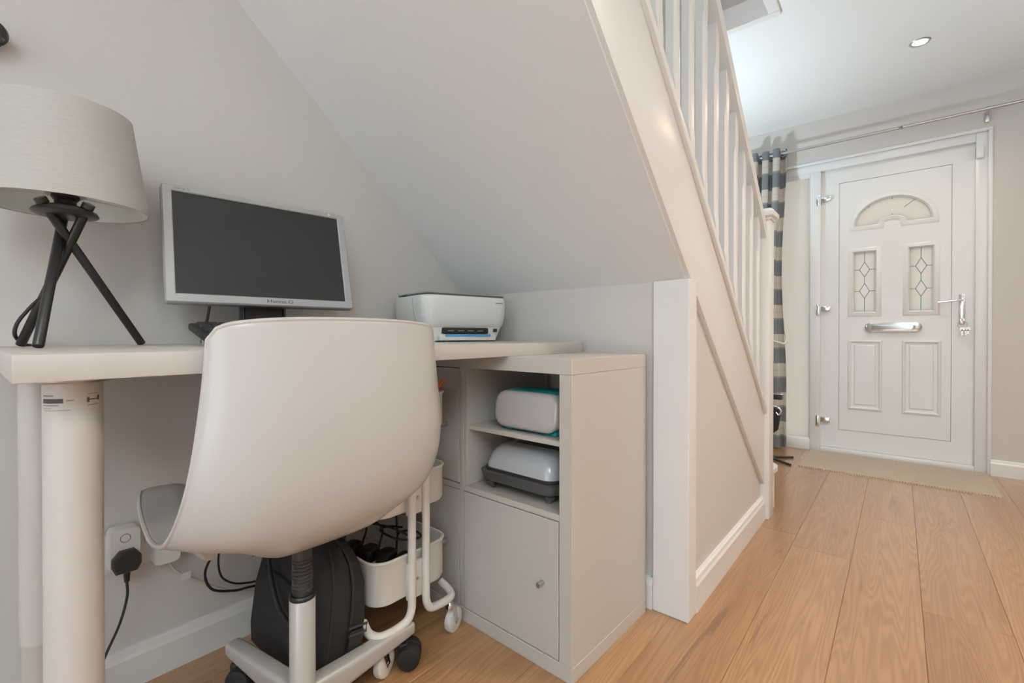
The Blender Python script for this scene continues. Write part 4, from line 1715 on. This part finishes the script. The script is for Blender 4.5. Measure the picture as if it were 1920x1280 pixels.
cable('power_cable', 'black cable rising from the rear adapter in the trolley towards the desk', [strip_pt(0), (0.76, 1.20, 0.27), (0.70, 1.235, 0.33), (0.62, 1.27, 0.36), (0.55, 1.30, 0.42)], 0.003, 'black_plastic', 'cables in the trolley')
cable('power_cable', 'black cable bending away left from the second adapter in the trolley', [strip_pt(1), (0.775, 1.14, 0.272), (0.72, 1.18, 0.318), (0.66, 1.23, 0.335), (0.60, 1.26, 0.375)], 0.003, 'black_plastic', 'cables in the trolley')
cable('power_cable', 'black cable curled in a flat ring over the adapters in the trolley', [strip_pt(2), (0.80, 1.09, 0.262), (0.835, 1.06, 0.262), (0.81, 1.01, 0.268), (0.755, 1.03, 0.275), (0.745, 1.10, 0.282), (0.79, 1.13, 0.272), (0.82, 1.10, 0.268)], 0.003, 'black_plastic', 'cables in the trolley')
cable('power_cable', 'black cable arching over behind the trolley post', [strip_pt(3), (0.80, 1.03, 0.262), (0.77, 1.09, 0.286), (0.735, 1.17, 0.30), (0.775, 1.22, 0.345), (0.83, 1.20, 0.355), (0.85, 1.18, 0.30), (0.845, 1.16, 0.22)], 0.003, 'black_plastic', 'cables in the trolley')
cable('power_cable', 'thin white cable at the back of the lowest trolley tray', [(0.665, 1.26, 0.170), (0.66, 1.25, 0.22), (0.655, 1.27, 0.28), (0.65, 1.30, 0.34)], 0.0022, 'cable_white')

# ================================================================== LAPTOP BAG
bg_ = thing('laptop_bag', 'black nylon laptop bag leaning on the floor behind the chair column', 'bag', (0.538, 1.150, 0))
LEAN = math.radians(8)
BMX = Matrix.Rotation(LEAN, 4, 'Y')


def bag_ring(z, sx, sy, r, ox=0.0, oy=0.0):
    return [BMX @ Vector((a + ox, b_ + oy, z)) for a, b_ in rrect(sx, sy, r, 6)]


t = B()
loft(t, [bag_ring(0.009, 0.085, 0.34, 0.02), bag_ring(0.014, 0.105, 0.362, 0.03), bag_ring(0.06, 0.120, 0.372, 0.035), bag_ring(0.16, 0.126, 0.372, 0.035, 0.002),
         bag_ring(0.24, 0.116, 0.352, 0.04, 0, -0.004), bag_ring(0.285, 0.100, 0.315, 0.045, 0, -0.004), bag_ring(0.318, 0.07, 0.25, 0.033), bag_ring(0.328, 0.03, 0.19, 0.014)])
bbd = obj('body', t, 'nylon', bg_, angle=60)
t = B()
tube(t, catmull([BMX @ Vector(p_) for p_ in ((0.010, -0.187, 0.06), (0.010, -0.188, 0.16), (0.010, -0.182, 0.24), (0.008, -0.160, 0.289), (0.004, -0.120, 0.320), (0.0, -0.05, 0.329), (0.0, 0.05, 0.329), (0.0, 0.12, 0.322))], 6), 0.0035, 8)
obj('zip', t, 'black_plastic', bg_)
t = B()
tube(t, catmull([BMX @ Vector(p_) for p_ in ((-0.036, -0.178, 0.03), (-0.036, -0.184, 0.15), (-0.035, -0.175, 0.24), (-0.030, -0.148, 0.295), (-0.022, -0.11, 0.320))], 6), 0.0025, 8)
obj('piping', t, 'nylon_grey', bg_)
# front pocket
t = B()
loft(t, [[BMX @ Vector((x, a, 0.125 + b_)) for a, b_ in rrect(w_, h_, 0.03, 5)] for x, w_, h_ in ((-0.050, 0.27, 0.20), (-0.066, 0.26, 0.19), (-0.071, 0.24, 0.17))])
obj('pocket', t, 'nylon', bg_)
# grab handle
t = B()
hp_ = catmull([BMX @ Vector(p_) for p_ in ((0.02, -0.085, 0.310), (0.03, -0.080, 0.335), (0.04, -0.05, 0.347), (0.042, 0.0, 0.350), (0.04, 0.05, 0.347), (0.03, 0.08, 0.335), (0.02, 0.085, 0.310))], 5)
tube(t, hp_, 0.010, 8)
obj('handle', t, 'nylon_grey', bg_)
# shoulder strap anchor and webbing on the near end
t = B()
box(t, (0.006, -0.196, 0.035), (0.044, -0.184, 0.150), 0.003, 2, BMX)
stp = obj('strap', t, 'black_plastic', bg_)
t = B()
tube(t, [BMX @ Vector(p_) for p_ in ((0.002, -0.197, 0.143), (0.048, -0.197, 0.143), (0.048, -0.197, 0.160), (0.002, -0.197, 0.160))], 0.0028, 8, closed=True)
obj('buckle', t, 'dark_metal', stp)
t = B()
tube(t, catmull([(-0.020, 0.10, 0.32), (-0.040, 0.07, 0.27), (-0.058, 0.0, 0.215), (-0.064, -0.07, 0.175), (-0.055, -0.16, 0.15)], 6), 0.005, 8)
obj('shoulder_strap', t, 'black_plastic', bg_)
t = B()
box(t, (-0.068, 0.105, 0.262), (-0.062, 0.112, 0.300), 0.001)
obj('zip_pull', t, 'steel', bg_)

# ================================================================== SOCKETS AND PLUGS
YW = Y_LEFT
sk = thing('wall_socket', 'white double wall socket with switches on the wall under the desk', 'socket', (0.272, YW, 0.325))
t = B()
loft(t, [[(a, y, b_) for a, b_ in rrect(0.146 * s_, 0.088 * s_ + 0.0, 0.004, 3)] for s_, y in ((1, 0.0), (1, -0.006), (0.985, -0.009))])
obj('plate', t, 'socket_white', sk, angle=30)
for sx in (-0.016, 0.016):
    t = B()
    box(t, (sx - 0.0075, -0.0125, 0.006), (sx + 0.0075, -0.009, 0.030), 0.0015)
    obj('switch', t, 'white_plastic', sk)
sp_ = thing('smart_plug', 'white smart plug with a round button in the left socket', 'plug', (0.238, YW - 0.0095, 0.338))
t = B()
loft(t, [[(a * s_, y, b_ * s_) for a, b_ in rrect(0.056, 0.096, 0.012, 5)] for s_, y in ((1, 0), (1, -0.030), (0.96, -0.034))])
spb = obj('body', t, 'white_plastic', sp_)
t = B()
tube(t, [(0.009 * math.cos(a), -0.0342, 0.026 + 0.009 * math.sin(a)) for a in [2 * PI * q / 24 for q in range(24)]], 0.0006, 6, closed=True)
obj('button_ring', t, 'print_dark', sp_)
t = B()
cyl(t, (0, -0.033, 0.026), (0, -0.0349, 0.026), 0.008, seg=24)
obj('button', t, 'white_plastic', sp_)
bp_ = thing('black_plug', 'black three pin plug pushed into the white smart plug', 'plug', (0.238, YW - 0.0437, 0.318))
t = B()
ol = [(-0.026, -0.012), (-0.020, -0.026), (0.018, -0.026), (0.026, -0.012), (0.026, 0.006), (0.014, 0.022), (-0.012, 0.022), (-0.026, 0.006)]
loft(t, [[(a * s_, y, b_ * s_) for a, b_ in ol] for s_, y in ((0.95, 0), (1, -0.004), (1, -0.018), (0.86, -0.026))])
obj('body', t, 'black_plastic', bp_, angle=25)
t = B()
cyl(t, (0, -0.012, -0.024), (0, -0.012, -0.048), 0.0065, 0.005, 12)
obj('strain_relief', t, 'black_plastic', bp_)
cp = ROOTM[bp_] @ Vector((0, -0.012, -0.047))
cable('plug_lead', 'black lead hanging from the black plug down to the floor', [tuple(cp), (0.238, cp.y - 0.001, 0.235), (0.225, cp.y, 0.18), (0.20, cp.y, 0.12), (0.185, cp.y - 0.005, 0.075), (0.17, 1.30, 0.03), (0.168, 1.25, 0.0035), (0.19, 1.16, 0.0035), (0.23, 1.10, 0.0035)], 0.0028, 'black_plastic')
cable('floor_cable', 'thicker black cable crossing the skirting beside the desk leg', [(0.135, 1.335, 0.16), (0.15, 1.335, 0.115), (0.185, 1.328, 0.070), (0.215, 1.31, 0.030), (0.235, 1.27, 0.0045), (0.25, 1.18, 0.0045), (0.22, 1.08, 0.0045)], 0.0044, 'black_plastic')
wp = thing('white_adapter', 'white charger plugged into the right socket behind the chair', 'plug', (0.318, YW - 0.0095, 0.300))
t = B()
loft(t, [[(a * s_, y, b_ * s_) for a, b_ in rrect(0.054, 0.050, 0.012, 5)] for s_, y in ((1, 0), (1, -0.026), (0.92, -0.033))])
obj('body', t, 'white_plastic', wp)
wl0 = ROOTM[wp] @ Vector((0.004, -0.014, -0.0265))
cable('charger_lead', 'white lead running from the charger along the wall', [tuple(wl0), (0.345, 1.370, 0.235), (0.40, 1.375, 0.185), (0.47, 1.370, 0.135), (0.54, 1.362, 0.112), (0.60, 1.355, 0.108)], 0.0032, 'cable_white')
tgb = B()
loft(tgb, [[(a, y, b_) for a, b_ in rrect(0.020, 0.018, 0.002, 2)] for y in (0.0, -0.001)])
tgo = obj('cable_label', tgb, 'white_plastic', None, origin=(0, 0, 0))
tgo.location = (0.36, 1.367, 0.222)
tag(tgo, 'small white paper tag wrapped on the white charger lead', 'tag')
cable('loose_cable', 'black cable looping out of the bag in front of the wall', [(0.50, 1.20, 0.345), (0.46, 1.28, 0.325), (0.42, 1.33, 0.28), (0.395, 1.345, 0.225), (0.41, 1.345, 0.175), (0.46, 1.345, 0.15), (0.50, 1.352, 0.14), (0.55, 1.353, 0.13)], 0.0032, 'black_plastic', 'black cables by the bag')
cable('loose_cable', 'thinner black cable hanging straight inside the loop by the bag', [(0.445, 1.325, 0.315), (0.428, 1.35, 0.26), (0.432, 1.352, 0.20), (0.46, 1.352, 0.168), (0.50, 1.358, 0.150), (0.55, 1.360, 0.14)], 0.0026, 'black_plastic', 'black cables by the bag')

# ================================================================== WALL HOOK
hk = thing('wall_hook', 'round black knob hook on the wall above the lamp', 'hook', (0.036, YW, 1.4125))
t = B()
cyl(t, (0, 0, 0), (0, -0.006, 0), 0.020, 0.018, 28)
cyl(t, (0, -0.005, 0), (0, -0.030, 0), 0.009, seg=20)
obj('stem', t, 'hook_black', hk)
t = B()
lathe(t, [(0, 0), (0.018, 0.001), (0.026, 0.005), (0.028, 0.010), (0.025, 0.016), (0.015, 0.020), (0, 0.0215)], 36)
t.transform(Matrix.Translation(Vector((0, -0.026, 0))) @ Matrix.Rotation(PI / 2, 4, 'X'))
obj('knob', t, 'hook_black', hk)

# ================================================================== CURTAIN, ROD, MAT
XRD, ZRD = X_DOOR - 0.08, 2.127
cr = thing('curtain_rod', 'slim steel curtain rod above the front door', 'curtain rod', (XRD, 0.0, ZRD))
t = B()
cyl(t, (0, 0.90, 0), (0, -1.2, 0), 0.0085, seg=18)
obj('rod', t, 'steel', cr)
t = B()
cyl(t, (0, 0.895, 0), (0, 0.925, 0), 0.014, 0.012, 20, 0.003)
obj('finial', t, 'steel', cr)
t = B()
cyl(t, (0, -1.195, 0), (0, -1.225, 0), 0.014, 0.012, 20, 0.003)
obj('finial', t, 'steel', cr)
for y in (0.885, -0.388):
    t = B()
    box(t, (0.066, y - 0.010, -0.055), (0.0795, y + 0.010, 0.005), 0.002)
    br = obj('bracket', t, 'steel', cr)
    t = B()
    cyl(t, (0.07, y, -0.010), (0.0, y, -0.006), 0.006, seg=12)
    lathe(t, [(0.0095, -0.006), (0.013, -0.006), (0.013, 0.006), (0.0095, 0.006)], 20, (0, 0, 0))
    obj('bracket_arm', t, 'steel', br)
    t = B()
    cyl(t, (0, y - 0.007, 0), (0, y + 0.007, 0), 0.0135, seg=20)
    obj('bracket_cup', t, 'steel', br)
cu = thing('curtain', 'grey and cream striped eyelet curtain gathered left of the front door', 'curtain', (XRD, 0.75, 0.0))
t = B()
nu, nv = 90, 40
gr = []
for j in range(nv + 1):
    f = j / nv
    z = 0.012 + (ZRD + 0.032 - 0.012) * (1 - f)
    row = []
    for i in range(nu + 1):
        u = i / nu
        amp = 0.036 * (0.75 + 0.25 * (1 - f)) * (1 + 0.2 * math.sin(9 * u + 5 * f))
        ph = 2 * PI * 3.5 * u + 0.35 * math.sin(4 * f + 3 * u)
        wid = 0.245 - 0.035 * math.sin(PI * min(1, f * 1.25)) ** 2
        y = 0.125 - wid * u * (1.0) + 0.012 * math.sin(2 * ph)
        x = amp * math.sin(ph) + 0.004 * math.sin(23 * u + 11 * f)
        if f > 0.9:
            y += (f - 0.9) * 0.1 * (0.5 - u)
        row.append(t.verts.new((x - 0.012 * (f > 0.985), y, z)))
    gr.append(row)
for j in range(nv):
    for i in range(nu):
        t.faces.new((gr[j][i], gr[j][i + 1], gr[j + 1][i + 1], gr[j + 1][i]))
cl = obj('cloth', t, 'curtain_stripe', cu, angle=90)
for i in range(7):
    u = (i + 0.0) / 7 + 1 / 14
    y = 0.125 - 0.245 * u
    t = B()
    tube(t, [(0.021 * math.cos(a) * 0.35, y + 0.021 * math.cos(a), ZRD + 0.021 * math.sin(a)) for a in [2 * PI * q / 20 for q in range(20)]], 0.003, 6, closed=True)
    obj('eyelet', t, 'steel', cl)
t = B()
tube(t, catmull([(0.06, -0.10, 0.86), (0.03, -0.125, 0.80), (-0.02, -0.118, 0.76), (-0.045, -0.08, 0.77), (-0.05, -0.02, 0.79)], 6), 0.008, 8)
obj('tie_back', t, 'white_plastic', cu)

mt = B()
n = 5
ring = rrect(0.515, 0.885, 0.012, 3)
loft(mt, [[(a, b_, z) for a, b_ in ring] for z in (0.0, 0.006)] + [[(a * 0.99, b_ * 0.994, 0.0075) for a, b_ in ring]])
mo = obj('doormat', mt, 'mat_weave', None, smooth=False)
mo.location = (3.628, 0.042, 0.0)
tag(mo, 'woven beige doormat lying in front of the white door', 'doormat')

# folded stand partly hidden by the newel
fs = thing('folded_stand', 'black and silver folded stand half hidden behind the newel post', 'stand', (3.45, 0.66, 0))
t = B()
tube(t, [(0.0, 0, 0.02), (0.0, 0, 0.50)], 0.011, 12)
obj('pole', t, 'black_metal', fs)
t = B()
box(t, (-0.03, -0.075, 0.40), (0.03, 0.03, 0.432), 0.006)
hh = obj('head', t, 'black_plastic', fs)
t = B()
box(t, (-0.03, -0.078, 0.4325), (0.03, 0.0, 0.440), 0.002)
obj('head_cap', t, 'chrome', hh)
t = B()
prism(t, [(-0.012, -0.072, 0.33), (-0.012, -0.02, 0.345), (-0.012, -0.018, 0.17), (-0.012, -0.05, 0.20)], (0.024, 0, 0), 0.004)
obj('clamp', t, 'black_plastic', fs)
t = B()
tube(t, catmull([(-0.014, -0.02, 0.355), (-0.014, -0.05, 0.35), (-0.014, -0.068, 0.325), (-0.014, -0.055, 0.30), (-0.014, -0.04, 0.315)], 5), 0.006, 8)
obj('lever', t, 'chrome', fs)
for a in (-2.2, -0.75, 1.3):
    t = B()
    d_ = Vector((math.cos(a), math.sin(a), 0))
    sd_ = Vector((-d_.y, d_.x, 0)) * 0.011
    p_ = [sd_ + Vector((0, 0, 0.006)), -sd_ + Vector((0, 0, 0.006)), d_ * 0.17 - sd_ * 0.6 + Vector((0, 0, 0.0)), d_ * 0.17 + sd_ * 0.6 + Vector((0, 0, 0.0))]
    prism(t, p_, (0, 0, 0.012), 0.002)
    obj('foot', t, 'dark_metal', fs)
